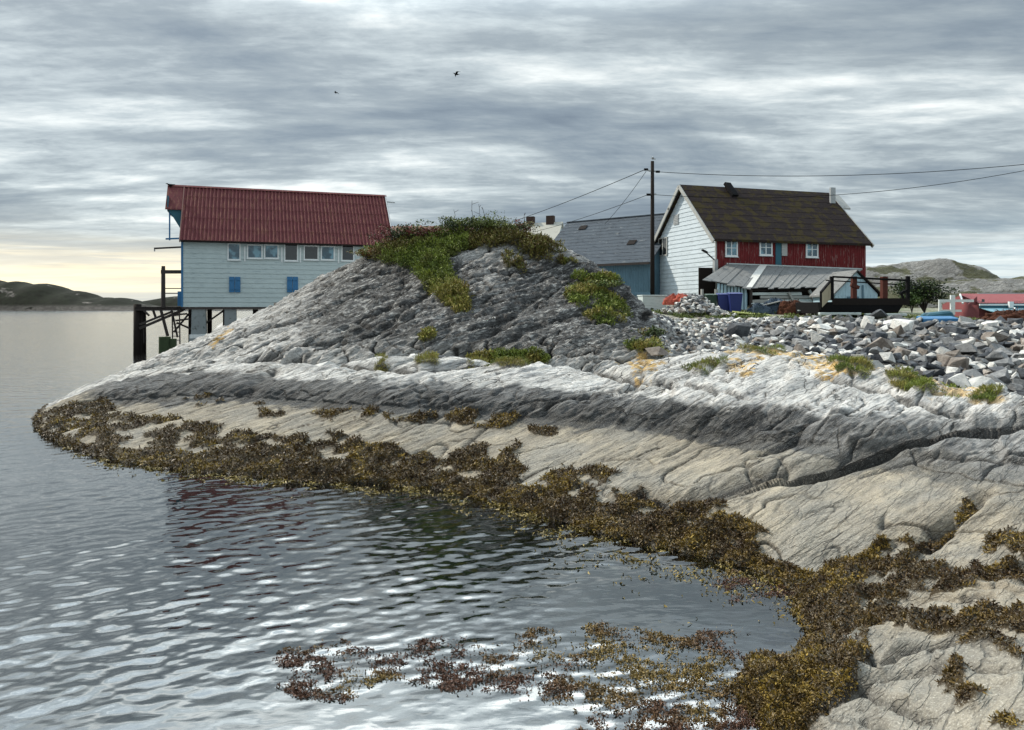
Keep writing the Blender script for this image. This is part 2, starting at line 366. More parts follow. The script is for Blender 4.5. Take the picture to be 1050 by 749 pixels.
grass2 = polymask([[(500, 366), (555, 366), (562, 374), (520, 377), (475, 376)], [(738, 358), (770, 353), (802, 363), (790, 368), (760, 362)], [(852, 374), (876, 373), (900, 388), (880, 394), (860, 387)], [(905, 390), (932, 391), (958, 408), (940, 412), (910, 399)],
  [(962, 404), (1000, 406), (1030, 412), (1010, 421), (975, 419)], [(700, 386), (725, 377), (745, 378), (720, 390)], [(425, 375), (445, 372), (450, 378), (428, 380)], [(380, 378), (392, 374), (395, 380), (384, 382)]], 6, 10)
hard = fbm(P0 + 3.1, 1.2, 3)
soil_ = 0
grass = blur(np.clip(grass * (1 - sstep(hard, .0, .16) * np.where((fpx > 505) & (fpy > 262), 1.0, .4)) + grass2 * (1 - sstep(hard, .05, .25)), 0, 1), 1)
bank = ((row > rowbase[9] + 4) & (row <= rowbase[12] + 6) & (fpx > 690)).astype(float); bank = blur(bank, 3)  # ground among the boulders darkened: shade of their gaps put into its colour
soil = blur(polymask([[(700, 362), (770, 352), (860, 362), (905, 378), (960, 395), (1040, 403), (1060, 412), (1010, 424), (960, 415), (900, 396), (860, 384), (800, 368)]], 6, 11), 3)
yard = ((row > rowbase[12] + 6) & (fpx > 640)).astype(float)
orange = polymask([[(630, 372), (668, 360), (690, 362), (662, 400), (645, 398), (650, 380)], [(742, 378), (770, 362), (785, 368), (770, 392), (750, 394)], [(770, 355), (850, 362), (905, 385), (870, 385), (820, 372), (780, 366)], [(215, 355), (235, 338), (242, 340), (222, 362)], [(660, 372), (700, 365), (705, 372), (668, 380)], [(800, 372), (830, 375), (880, 392), (850, 392)]], 6, 13) * sstep(fbm(P0 + 9, 2.2, 4), -.25, .05)
# zones by height above the tide
zz = P0[:, 2]; zw = zz + .16 * fbm(P0 + 2, .5, 3) + .10 * fbm(P0, 2.2, 3) + .07 * fbm(P0 * [1, 1, 2], 6.0, 3)
rside = np.interp(fpx, [100, 250, 400, 700, 850, 1000, 1300], [0.55, .84, .92, .90, .93, 1.0, 1.1])
blackz = sstep(zw, rside - .05, rside + .02) * (1 - sstep(zw, rside + .50, rside + .60)) * (row < rowbase[8]) * (row > rowbase[4] + 20)
blackz *= np.interp(fpx, [60, 120, 800, 950, 1100], [.5, 1, 1, .75, .6])
beige = (1 - sstep(zw, rside + .0, rside + .25)) * (row < rowbase[8])
fore = (row < rowbase[5]).astype(float) * (fpx > 800)
beige = np.maximum(beige, fore); blackz *= 1 - fore
hump = sstep(row, rowbase[9] - 8, rowbase[10] - 14) * (row < rowbase[12] + 12) * (1 - sstep(fpx, 640, 720)) * sstep(zw, 1.6, 2.6)
hump = hump * (.6 + .4 * sstep(fbm(P0 + 40, .22, 3) + (fpx - 330) * .001, -.22, .12)) * (1 - .55 * ((fpy < 270) & (fpx > 470)))
hump *= .30 + .70 * sstep(fpx + 40 * wob, 250, 370)
hump = blur(hump, 4)

# ---- strata frame: cracks and ledges run away to the right
nS = np.array([-.50, .42, .76]); nS /= np.linalg.norm(nS)
aS = np.cross(nS, [0, 0, 1]); aS /= np.linalg.norm(aS); bS = np.cross(nS, aS)
S = np.stack([P0 @ aS, P0 @ bS, P0 @ nS], -1)
big = fbm(P0, .22, 3) * .16
warp = fbm(P0 + 7, .35, 3)
rid = fbm(S * [.45, .8, 3.2], 1.0, 5, .6, ridge=True)
rid2 = fbm(S * [1.2, 1.6, 6.0] + 55, 1.0, 4, .6, ridge=True)
saw = (S[:, 2] * 1.5 + warp * 1.6); saw = saw - np.floor(saw)
saw2 = (S[:, 2] * 5.0 + warp * 4 + .8 * fbm(P0, 1.1, 2)); saw2 = saw2 - np.floor(saw2)
def drop(s): return np.where(s < .86, s / .86, (1 - s) / .14)
lump = fbm(P0 + 88, 1.3, 4)
ish = (1 - sstep(zz, .25, .9))
onh = sstep(row, rowbase[9] - 10, rowbase[10] - 10) * (fpx < 690)
onr = ((row >= rowbase[6]) & (row < rowbase[9])).astype(float); onr = blur(onr, 5)
smooth_slab = blur(((row > rowbase[5] - 30) & (row < rowbase[6] + 3) & (fpx > 440)).astype(float), 6)
A1 = .05 + .09 * onh + .035 * onr; A1 *= 1 - .62 * smooth_slab
fg = blur(((row < rowbase[4] - 8) & (fpx > 845) & (zz > .15)).astype(float), 4)
disp = big * (1 - .4 * smooth_slab) + A1 * (rid - .45) + .45 * A1 * (rid2 - .4)
disp += drop(saw) * (.045 + .09 * onr + .05 * onh) * (1 - .75 * smooth_slab) + fg * (.07 * drop(saw2) + .09 * lump)
saw3 = (S[:, 2] * 3.2 + warp * 2.2 + .5 * fbm(P0 + 5, .8, 3)); saw3 = saw3 - np.floor(saw3)
disp += smooth_slab * .035 * drop(saw3) * sstep(fbm(P0 + 61, .5, 2), -.25, .1)
disp += onh * .10 * fbm(S * [1.5, 2.2, 4.5] + 20, 1.0, 3)
disp += lump * (.04 + .03 * onr) * (1 - .6 * smooth_slab)
disp *= np.interp(fY, [0, 45, 60], [1, 1, .6]) * np.where(yard > 0, .25, 1)
wl = fbm(P0 * [1, 1, .3] + 13, 2.6, 3)
disp += weed * (.015 + .10 * sstep(wl, -.25, .5) + .05 * fbm(P0 + 17, 6.5, 2)) * (zz > -.02)
disp += grass * .10 * (fbm(P0 + 71, 1.6, 3) + .5)
disp *= sstep(zz, -1.4, .1) * .9 + .1
# ---- named crevices and overhanging steps: polylines over the rock, as (column, row, depth, width m)
def seg_dist(poly, r0, r1):
    """distance in the horizontal plane from terrain points to a crevice; positive side = towards the viewer"""
    sel = np.where((row >= rowbase[r0]) & (row <= rowbase[r1]))[0]
    pts = []
    for (px, py) in poly:
        c = np.argmin(np.abs(PXc - px)); rr = np.arange(rowbase[r0], rowbase[r1] + 1)
        r = rr[np.argmin(np.abs(GPY[rr, c] - py))]; pts.append((GX[r, c], GY[r, c]))
    pts = np.array(pts); best = np.full(len(sel), 1e9); side = np.zeros(len(sel))
    Q = P0[sel, :2] + .10 * np.stack([wob[sel], wob2[sel]], -1)
    for a, b in zip(pts[:-1], pts[1:]):
        d = b - a; l2 = (d ** 2).sum(); t = np.clip(((Q - a) @ d) / l2, 0, 1)
        pr = a + t[:, None] * d; dd = np.hypot(*(Q - pr).T); sd = np.sign(d[0] * (Q - a)[:, 1] - d[1] * (Q - a)[:, 0])
        m = dd < best; best[m] = dd[m]; side[m] = sd[m]
    return sel, best, side
crev = [
 ([(655, 508), (690, 516), (735, 508), (765, 497), (800, 486)], 4, 6, .18, .20, .06), 
 ([(815, 490), (850, 483), (900, 465), (945, 450), (1000, 445), (1060, 440)], 5, 8, .22, .18, .22), ([(1010, 508), (985, 528), (960, 548), (935, 575)], 3, 6, .22, .14, .08),
 ([(755, 362), (720, 395), (700, 402), (650, 398)], 6, 9, .10, .10, .05), ([(640, 372), (664, 376), (650, 402)], 6, 9, .12, .09, .05),
 ([(300, 372), (370, 378), (430, 384), (520, 378), (600, 384), (660, 396)], 7, 10, .22, .25, .15), ([(475, 458), (520, 420), (560, 400)], 5, 8, .04, .05, .03),
 ([(255, 408), (300, 380), (370, 340), (400, 318)], 6, 12, .12, .22, .05), ([(455, 385), (500, 345), (560, 300)], 8, 12, .14, .3, .05), ([(850, 392), (900, 402), (960, 425), (1050, 428)], 6, 9, .14, .14, .12),
 ([(560, 418), (620, 405), (680, 400), (760, 412)], 6, 8, .08, .08, .08), ([(680, 470), (720, 440), (760, 418)], 5, 8, .05, .04, .02), ([(780, 470), (830, 440), (900, 428)], 5, 8, .10, .08, .06),
 ([(880, 490), (950, 470), (1050, 478)], 4, 7, .03, .04, .02), ([(905, 640), (880, 670), (905, 690), (960, 665), (1010, 660)], 0, 4, .10, .06, .05), ([(850, 735), (900, 705), (960, 690), (1050, 700)], 0, 4, .10, .06, .05),
 ([(870, 700), (930, 735), (960, 749)], 0, 4, .08, .05, .04), ([(600, 318), (650, 300), (690, 330)], 8, 12, .12, .2, .1),
 ([(170, 398), (250, 374), (340, 352), (420, 330)], 8, 12, .14, .16, .10), ([(240, 352), (310, 330), (370, 300)], 9, 12, .12, .16, .08), ([(500, 372), (545, 335), (600, 322), (640, 340)], 8, 12, .16, .2, .10), ([(385, 345), (440, 300), (470, 272)], 9, 12, .14, .18, .08), ([(130, 400), (200, 388), (280, 384)], 6, 10, .10, .12, .06)]
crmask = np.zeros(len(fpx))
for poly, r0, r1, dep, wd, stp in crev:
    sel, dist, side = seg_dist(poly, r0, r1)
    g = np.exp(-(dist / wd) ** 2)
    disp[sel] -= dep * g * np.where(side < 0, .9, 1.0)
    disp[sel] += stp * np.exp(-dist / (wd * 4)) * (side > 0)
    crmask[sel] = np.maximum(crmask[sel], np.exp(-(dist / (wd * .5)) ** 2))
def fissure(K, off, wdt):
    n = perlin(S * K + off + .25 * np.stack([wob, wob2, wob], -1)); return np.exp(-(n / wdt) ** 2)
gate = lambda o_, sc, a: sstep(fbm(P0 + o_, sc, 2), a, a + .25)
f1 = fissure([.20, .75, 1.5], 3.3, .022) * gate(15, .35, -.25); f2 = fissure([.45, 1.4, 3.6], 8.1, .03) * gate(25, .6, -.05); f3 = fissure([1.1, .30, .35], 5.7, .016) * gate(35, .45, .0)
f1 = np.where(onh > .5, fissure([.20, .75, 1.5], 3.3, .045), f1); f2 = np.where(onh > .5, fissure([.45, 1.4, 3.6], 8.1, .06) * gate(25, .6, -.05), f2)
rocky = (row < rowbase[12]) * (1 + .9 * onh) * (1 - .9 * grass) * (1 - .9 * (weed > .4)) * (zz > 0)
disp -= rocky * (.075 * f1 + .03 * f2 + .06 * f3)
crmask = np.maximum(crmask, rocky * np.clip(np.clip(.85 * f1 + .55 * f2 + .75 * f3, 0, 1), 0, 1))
disp += rocky * .018 * fbm(P0 + 44, 4.5, 3)
tme_dirty = True
# ---- displace along the surface normal
G3 = P0.reshape(NR, NC, 3)
du = np.gradient(G3, axis=1); dv = np.gradient(G3, axis=0)
nn = np.cross(du, dv); nn /= np.linalg.norm(nn, axis=2)[..., None] + 1e-9
P1 = P0 + nn.reshape(-1, 3) * disp[:, None]
G1 = P1.reshape(NR, NC, 3)
nn1 = np.cross(np.gradient(G1, axis=1), np.gradient(G1, axis=0)); nn1 /= np.linalg.norm(nn1, axis=2)[..., None] + 1e-9; nn1 = nn1.reshape(-1, 3)
def grid_faces(nr, nc):
    r, c = np.meshgrid(np.arange(nr - 1), np.arange(nc - 1), indexing='ij')
    a = (r * nc + c).ravel(); return np.stack([a, a + 1, a + nc + 1, a + nc], -1)
tme = np_mesh('ground', P1, grid_faces(NR, NC), True, {
    'zones': np.stack([weed, blackz, hump, np.maximum(orange, soil * .8 * sstep(fbm(P0 + 29, 1.4, 4), -.2, .15))], -1), 'cover': np.stack([grass, beige, yard, np.maximum(crmask, bank)], -1)})

def rock_material(name, attrs=True, far=False):
    m = bpy.data.materials.new(name); m.use_nodes = True; T = NT(m.node_tree); T.n.clear()
    o = T.add('ShaderNodeOutputMaterial'); b = T.add('ShaderNodeBsdfPrincipled'); T.set(o.inputs[0], b)
    tcn = T.add('ShaderNodeTexCoord'); P = tcn.outputs['Object']
    # strata frame: rotate so that X' runs along the trace, Z' across the layers
    eul = Matrix((tuple(aS), tuple(bS), tuple(nS))).to_euler()
    S_ = T.mapping(P, rot=tuple(eul))
    Sa = T.mapping(S_, scale=(.55, 1.0, 3.6)); Sb = T.mapping(S_, scale=(1.2, 2.0, 7.0))
    nA = T.noise(Sa, 1.3, 6, .62, .3); nB = T.noise(Sb, 2.6, 5, .62, .2)
    nC = T.noise(P, .55, 4, .55); nD = T.noise(P, 9.0, 4, .65); nE = T.noise(P, 34.0, 3, .6)
    # thin cracks = narrow zero bands of stretched noise
    ck = T.math('ABSOLUTE', T.math('SUBTRACT', T.noise(Sa, 0.85, 3, .5, .1), .5))
    crack = T.smooth(ck, 0.016, 0.0)
    ck2 = T.math('ABSOLUTE', T.math('SUBTRACT', T.noise(T.mapping(S_, scale=(.35, 1.6, 7.0), rot=(0, 0, R(14))), 1.0, 4, .55, .1), .5))
    crack2 = T.smooth(ck2, 0.022, 0.0)
    white = T.ramp(nA, [(.28, (.17, .175, .18)), (.38, (.37, .37, .365)), (.48, (.50, .50, .485)), (.62, (.60, .59, .565))])
    white = T.mix(T.math('MULTIPLY', T.smooth(nD, .44, .32), .5), white, (.16, .16, .16))
    white = T.mix(T.math('MULTIPLY', T.smooth(nC, .48, .62), .30), white, (.36, .35, .32))
    if attrs:
        z1 = T.add('ShaderNodeAttribute', attribute_name='zones'); z2 = T.add('ShaderNodeAttribute', attribute_name='cover')
        s1 = T.add('ShaderNodeSeparateColor'); T.set(s1.inputs[0], z1.outputs['Color']); wd, bl, hu = s1.outputs[:3]; org = z1.outputs['Alpha']
        s2 = T.add('ShaderNodeSeparateColor'); T.set(s2.inputs[0], z2.outputs['Color']); gr, be, ya = s2.outputs[:3]; crv = z2.outputs['Alpha']
        beige = T.ramp(nA, [(.30, (.13, .118, .095)), (.46, (.225, .20, .155)), (.66, (.34, .30, .225))])
        beige = T.mix(T.math('MULTIPLY', T.smooth(nC, .42, .6), .55), beige, (.19, .19, .175))
        beige = T.mix(T.math('MULTIPLY', T.smooth(nE, .55, .36), .35), beige, (.10, .095, .085))
        c = T.mix(be, white, beige)
        hs = T.noise(T.mapping(S_, scale=(1.0, 1.6, 2.6)), 3.2, 5, .7, .4)
        humpc = T.ramp(hs, [(.44, (.022, .024, .028)), (.52, (.060, .064, .070)), (.555, (.22, .225, .225)), (.62, (.58, .58, .56))])
        c = T.mix(T.math('MULTIPLY', hu, .86), c, humpc)
        bw = T.math('MULTIPLY', bl, T.smooth(T.noise(Sa, 1.9, 5, .6), .30, .58))
        bw = T.math('MAXIMUM', bw, T.math('MULTIPLY', bl, .86))
        blk = T.mix(T.smooth(nC, .40, .62), (.014, .018, .023), (.042, .048, .055))
        c = T.mix(T.math('MULTIPLY', bw, .95), c, blk)
        oc = T.mix(nD, (.50, .25, .02), (.52, .42, .20))
        c = T.mix(T.math('MULTIPLY', org, T.smooth(T.noise(P, 3.5, 5, .65), .42, .52)), c, oc)
        yc = T.mix(T.smooth(T.noise(P, .8, 5, .6), .42, .6), (.30, .28, .23), (.10, .14, .045))
        c = T.mix(ya, c, yc)
        c = T.mix(gr, c, T.mix(nD, (.03, .03, .012), (.10, .085, .03)))
        # weed holdfast carpet
        c = T.mix(T.smooth(wd, .25, .6), c, T.mix(nD, (.018, .012, .006), (.06, .042, .014)))
        zc_ = T.add('ShaderNodeSeparateXYZ'); T.set(zc_.inputs[0], P)
        wet = T.smooth(zc_.outputs[2], .10, -.03)
        c = T.mix(T.math('MULTIPLY', wet, .85), c, (.022, .024, .012))
        cf = T.math('MULTIPLY', T.math('MULTIPLY', T.math('MAXIMUM', T.math('MULTIPLY', crack, .35), T.math('MULTIPLY', crack2, .45)), T.math('MULTIPLY_ADD', be, -.55, 1.0)), T.math('SUBTRACT', 1.0, T.math('MULTIPLY', gr, .8)))
        c = T.mix(cf, c, (.045, .044, .042))
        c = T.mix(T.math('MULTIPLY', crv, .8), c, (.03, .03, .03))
        T.set(b.inputs['Roughness'], T.math('MULTIPLY_ADD', wet, -.5, .88))
    else:
        c = T.mix(T.math('MULTIPLY', crack, .6), white, (.06, .06, .06))
        geo = T.add('ShaderNodeNewGeometry'); sN = T.add('ShaderNodeSeparateXYZ'); T.set(sN.inputs[0], geo.outputs['Normal'])
        gm = T.smooth(T.noise(P, .16, 5, .62), .46, .52)
        c = T.mix(.6, c, (.17, .17, .16))
        c = T.mix(T.math('MULTIPLY', gm, T.smooth(sN.outputs[2], .5, .8)), c, T.mix(nD, (.045, .06, .02), (.12, .11, .04)))
        b.inputs['Roughness'].default_value = .9
    T.set(b.inputs['Base Color'], c)
    b.inputs['Specular IOR Level'].default_value = .3
    # jointed blocks: crisp cell borders in the strata frame
    wj = T.add('ShaderNodeVectorMath', operation='ADD'); nw = T.add('ShaderNodeTexNoise'); T.set(nw.inputs['Vector'], P); nw.inputs['Scale'].default_value = 1.3; nw.inputs['Detail'].default_value = 4
    sc_ = T.add('ShaderNodeVectorMath', operation='SCALE'); T.set(sc_.inputs[0], nw.outputs['Color']); sc_.inputs[3].default_value = .55
    T.set(wj.inputs[0], T.mapping(S_, scale=(.34, .75, 1.9))); T.set(wj.inputs[1], sc_)
    vo = T.add('ShaderNodeTexVoronoi', feature='DISTANCE_TO_EDGE'); T.set(vo.inputs['Vector'], wj); vo.inputs['Scale'].default_value = 1.15
    vc = T.add('ShaderNodeTexVoronoi', feature='F1'); T.set(vc.inputs['Vector'], wj); vc.inputs['Scale'].default_value = 1.15
    vs_ = T.add('ShaderNodeSeparateColor'); T.set(vs_.inputs[0], vc.outputs['Color'])
    hair = T.smooth(T.math('ABSOLUTE', T.math('SUBTRACT', T.noise(T.mapping(S_, scale=(.30, 2.2, 11.0)), 1.25, 4, .6, .05), .5)), .020, .0)
    hair = T.math('MULTIPLY', hair, T.smooth(T.noise(P, 1.7, 3, .6), .45, .60))
    c = T.mix(T.math('MULTIPLY', hair, .65), c, (.035, .033, .03))
    grit = T.noise(P, 60.0, 2, .7)
    c = T.mix(T.math('MULTIPLY', T.smooth(grit, .55, .70), .45), c, (.05, .048, .042)); c = T.mix(T.math('MULTIPLY', T.smooth(grit, .45, .30), .35), c, (.62, .60, .54))
    joint = T.smooth(vo.outputs[0], .018, .002)
    jamt = T.math('MULTIPLY', joint, T.math('MULTIPLY', T.smooth(nC, .42, .60), T.math('MULTIPLY_ADD', be, -.45, .9)) if attrs else .8)
    c = T.mix(jamt, c, (.04, .04, .038))
    c = T.mix(T.math('MULTIPLY', T.math('SUBTRACT', vs_.outputs[0], .0), .38 if not attrs else T.math('MULTIPLY_ADD', be, -.2, .34)), c, T.mix(.62, c, (0.02, .02, .022)))
    T.set(b.inputs['Base Color'], c)
    h = T.math('ADD', T.math('MULTIPLY', nA, .9), T.math('MULTIPLY', nB, .55))
    h = T.math('ADD', h, T.math('MULTIPLY', nD, .35)); h = T.math('ADD', h, T.math('MULTIPLY', nE, .10))
    h = T.math('SUBTRACT', h, T.math('MULTIPLY', crack, .15)); h = T.math('SUBTRACT', h, T.math('MULTIPLY', crack2, .2)); h = T.math('SUBTRACT', h, T.math('MULTIPLY', jamt, .4)); h = T.math('ADD', h, T.math('MULTIPLY', vs_.outputs[1], .45))
    if attrs:
        k = T.math('MULTIPLY_ADD', hu, 1.0, T.math('MULTIPLY_ADD', be, -.15, .55))
        h = T.math('ADD', T.math('MULTIPLY', h, k), T.math('MULTIPLY', T.math('MULTIPLY', hs, hu), 1.1))
    T.set(b.inputs['Normal'], T.bump(h, 1.0, .16 if not far else .5))
    return m
MROCK = rock_material('shore_rock'); MFAR = rock_material('far_rock', False, True)
ground = link_mesh('ground', tme, MROCK); tag(ground, kind='structure')

# ================================================================== WATER: closed body, rippled top
def water_height(X, Y, foot):
    r = np.random.default_rng(5); h = np.zeros_like(X)
    for k in range(72):
        lam = .10 * (1.05 ** k) if k < 50 else r.uniform(.16, .48)
        th = math.radians(132) + r.normal() * math.radians(40 if lam < .45 else 24)
        kx, ky = math.cos(th) * 2 * math.pi / lam, math.sin(th) * 2 * math.pi / lam
        slope = .0150 * (1.0 if lam < .5 else (.5 / lam) ** 1.2) * (.55 if lam < .2 else 1)
        ph = r.uniform(0, 6.28); w = sstep(lam / (foot + 1e-6), 2.2, 5.0)
        ph2 = ph + 1.2 * np.sin(X * r.uniform(.15, .5) + Y * r.uniform(.15, .5) + r.uniform(0, 6))
        s = np.sin(kx * X + ky * Y + ph2)
        h += slope * lam / (2 * math.pi) * w * (s + .18 * np.cos(2 * (kx * X + ky * Y + ph2)))
    return h
wc = np.linspace(-430, 1180, 1000)
dep = np.concatenate([np.linspace(520, 40, 620), np.geomspace(39, .4, 80)])      # rows below the horizon -> distance
wy = HC * F / dep
WX = (wc[None, :] - CX) / F * wy[:, None]; WY = np.broadcast_to(wy[:, None], WX.shape)
foot = np.gradient(wy)[:, None] * np.ones_like(WX)
gust = .75 + .35 * fbm(np.stack([WX.ravel() * .07, WY.ravel() * .05, 0 * WX.ravel()], -1), 1.0, 3).reshape(WX.shape)
calm = sstep(np.hypot((WX - 2.6) / 2.2, (WY - 8.6) / 1.6), .55, 1.6)         # flat water inside the little bay
left_calm = sstep(np.hypot((WX + 1.2) / 2.4, (WY - 6.0) / 0.9), .5, 1.6)
WZ = water_height(WX, WY, foot) * gust * (.10 + .90 * calm) * (.35 + .65 * left_calm)
WZ *= 1 - .45 * np.exp(-((WX - .4) / 2.2) ** 2 - ((WY - 12.2) / 2.2) ** 2)
WZ *= 1 - .30 * sstep(-WX / WY, .25, .5) * sstep(WY, 8, 14)
WZ *= np.interp(WY, [0, 16, 30, 60, 200], [1, 1, .7, .5, 0])
top = np.stack([WX, WY, WZ], -1).reshape(-1, 3)
nr_, nc_ = WX.shape
fc = grid_faces(nr_, nc_)
# skirt and bottom to close the body
ring = np.concatenate([np.arange(nc_), (np.arange(1, nr_) * nc_ + nc_ - 1), ((nr_ - 1) * nc_ + np.arange(nc_ - 2, -1, -1)), (np.arange(nr_ - 2, 0, -1) * nc_)])
bot = top[ring].copy(); bot[:, 2] = -7.0; nb0 = len(top)
k = np.arange(len(ring)); kn = (k + 1) % len(ring)
skirt = np.stack([ring[k], nb0 + k, nb0 + kn, ring[kn]], -1)
wverts = np.concatenate([top, bot]); 
cor = [0, nc_ - 1, nc_ - 1 + nr_ - 1, 2 * (nc_ - 1) + nr_ - 1]
botf = np.array([[nb0 + cor[0], nb0 + cor[3], nb0 + cor[2], nb0 + cor[1]]])
# corners only close the bottom (sides are straight)
wme = np_mesh('water', wverts, np.concatenate([fc, skirt, botf]), True)
mw = bpy.data.materials.new('sea_water'); mw.use_nodes = True; T = NT(mw.node_tree); T.n.clear()
o = T.add('ShaderNodeOutputMaterial')
tcn = T.add('ShaderNodeTexCoord'); P = tcn.outputs['Object']
cd = T.add('ShaderNodeCameraData')
wv = T.mapping(P, rot=(0, 0, R(-30)), scale=(.45, 1.0, 1))
h1 = T.noise(wv, 2.2, 3, .5, .6); h2 = T.noise(wv, 7.0, 2, .5, .4)
spx = T.add('ShaderNodeSeparateXYZ'); T.set(spx.inputs[0], P)
farf = T.smooth(spx.outputs[1], 12.0, 30.0)
hh = T.math('ADD', T.math('MULTIPLY', h1, T.math('MULTIPLY_ADD', farf, .036, .0)), T.math('MULTIPLY', h2, T.math('MULTIPLY_ADD', farf, .0040, .0020)))
bn = T.bump(hh, 1.0, 1.0)
gl = T.add('ShaderNodeBsdfGlossy'); T.set(gl.inputs['Roughness'], T.math('MULTIPLY_ADD', farf, .08, .03)); T.set(gl.inputs['Normal'], bn)
tr = T.add('ShaderNodeBsdfTransparent'); tr.inputs[0].default_value = (.80, .88, .86, 1)
fr = T.add('ShaderNodeFresnel'); fr.inputs[0].default_value = 1.4; T.set(fr.inputs['Normal'], bn)
mx = T.add('ShaderNodeMixShader'); T.set(mx.inputs[0], T.math('POWER', fr.outputs[0], .52)); T.set(mx.inputs[1], tr); T.set(mx.inputs[2], gl)
T.set(o.inputs['Surface'], mx)
va = T.add('ShaderNodeVolumeAbsorption'); va.inputs[0].default_value = (.30, .62, .60, 1); va.inputs[1].default_value = 1.1
vs = T.add('ShaderNodeVolumeScatter'); vs.inputs[0].default_value = (.35, .60, .58, 1); vs.inputs[1].default_value = .10
T.set(o.inputs['Volume'], va)
water = link_mesh('water', wme, mw); tag(water, kind='structure')

# ================================================================== MATERIALS FOR BUILT THINGS
def paint(name, colr, dark=None, rough=.7, streak=6.0, amount=.5, scale=(1, 1, 1), bumpd=.01, patch=None, patchc=None, coat=0.0):
    m = bpy.data.materials.new(name); m.use_nodes = True; T = NT(m.node_tree); b = T.n['Principled BSDF']
    tcn = T.add('ShaderNodeTexCoord'); P = T.mapping(tcn.outputs['Object'], scale=scale)
    n = T.noise(P, streak, 5, .65, .2); n2 = T.noise(tcn.outputs['Object'], .7, 4, .6)
    dark = dark or tuple(c * .5 for c in colr)
    c = T.mix(T.math('MULTIPLY', T.smooth(n, .50, .68), amount), colr, dark)
    c = T.mix(T.math('MULTIPLY', T.smooth(n2, .45, .65), amount * .5), c, tuple(min(1, q * 1.18) for q in colr))
    if patch is not None:
        n3 = T.noise(P, patch[0], 5, .7, .3)
        c = T.mix(T.smooth(n3, patch[1], patch[1] + .07), c, patchc)
    T.set(b.inputs['Base Color'], c); b.inputs['Roughness'].default_value = rough
    b.inputs['Specular IOR Level'].default_value = .3 if rough < .8 else .1
    T.set(b.inputs['Normal'], T.bump(n, .6, bumpd))
    return m
M = {}
M['paleblue'] = paint('pale_blue_boards', (.40, .48, .49), (.23, .30, .33), scale=(.5, .5, 2.5), streak=4, amount=.6)
M['bluetrim'] = paint('blue_paint', (.035, .14, .29), (.03, .10, .2), scale=(3, 3, .6))
M['tealdark'] = paint('dark_teal_paint', (.025, .10, .14), (.02, .08, .1), scale=(3, 3, .6))
M['whitepaint'] = paint('white_paint', (.62, .66, .67), (.38, .40, .40), scale=(2, 2, 1), streak=5)
M['whiteside'] = paint('white_siding', (.46, .53, .58), (.30, .345, .38), scale=(.6, .6, 2.2), streak=3, amount=.55)
M['redroof'] = paint('red_roof', (.120, .038, .042), (.065, .028, .029), rough=.82, scale=(3, .5, .5), streak=5, amount=.75, patch=(2.2, .53), patchc=(.16, .07, .056))
M['redwall'] = paint('red_boards', (.125, .008, .010), (.055, .006, .008), scale=(5, 5, .45), streak=3.0, amount=.9, patch=(2.2, .555), patchc=(.24, .14, .13))
M['mossroof'] = paint('mossy_dark_roof', (.024, .018, .018), (.012, .010, .011), rough=.95, streak=7, amount=.9, patch=(1.5, .49), patchc=(.040, .031, .013), bumpd=.04)
M['slate'] = paint('grey_slate', (.065, .080, .098), (.033, .040, .050), rough=.85, streak=2.6, amount=.9, scale=(1, 3, 1), patch=(1.6, .60), patchc=(.14, .155, .165), bumpd=.02)
M['tinroof'] = paint('old_tin', (.165, .17, .17), (.08, .08, .08), rough=.85, streak=2.5, amount=.8, scale=(3, .6, 1), patch=(1.3, .64), patchc=(.40, .40, .38))
M['tinlight'] = paint('pale_tin', (.55, .55, .52), (.4, .38, .35), rough=.7)
M['bluewall'] = paint('faded_blue_boards', (.08, .15, .20), (.04, .08, .11), scale=(6, 6, .5), streak=2.5, amount=.9, patch=(2.0, .66), patchc=(.30, .36, .38))
M['lightblue'] = paint('light_blue_boards', (.34, .48, .56), (.2, .3, .36), scale=(5, 5, .5), streak=2.5, amount=.8)
M['wood'] = paint('weathered_wood', (.05, .044, .042), (.035, .03, .028), rough=.9, scale=(5, 5, .7), streak=4, amount=.9)
M['darkwood'] = paint('dark_wood', (.016, .013, .012), (.012, .010, .010), rough=.85, scale=(5, 5, .7), streak=4)
M['redwood'] = paint('red_brown_wood', (.075, .028, .022), (.03, .012, .01), rough=.85, scale=(5, 5, .7), streak=4)
M['greywood'] = paint('grey_boards', (.33, .34, .33), (.17, .175, .175), rough=.9, scale=(.5, 2, 4), streak=4, amount=.9)
M['palewood'] = paint('pale_boards', (.46, .52, .52), (.25, .28, .29), rough=.85, scale=(.5, 2, 4), streak=4, amount=.7)
M['concrete'] = paint('concrete', (.22, .25, .26), (.11, .125, .13), rough=.9, streak=2.5, amount=.8, patch=(1.4, .6), patchc=(.10, .12, .12))
M['mossypost'] = paint('mossy_timber', (.045, .065, .035), (.02, .028, .018), rough=.9, scale=(4, 4, .5))
M['black'] = paint('black_paint', (.008, .008, .009), (.005, .005, .005), rough=.95, streak=4)
M['metal'] = paint('grey_metal', (.30, .32, .33), (.18, .18, .18), rough=.5, streak=8)
M['tan'] = paint('tan_boards', (.32, .28, .20), (.18, .15, .11), rough=.9, scale=(4, 4, .6), streak=3)
M['binblue'] = paint('blue_plastic', (.02, .032, .15), (.02, .03, .14), rough=.45, streak=3, amount=.4, bumpd=.003)
M['bingreen'] = paint('green_plastic', (.018, .045, .030), (.01, .022, .015), rough=.45, streak=3, amount=.4, bumpd=.003)
M['orange'] = paint('orange_net', (.40, .10, .07), (.28, .05, .03), rough=.8, streak=9)
M['pinkroof'] = paint('faded_red_roof', (.22, .075, .08), (.20, .06, .07), rough=.8, scale=(2, .4, 1), streak=3, amount=.6)
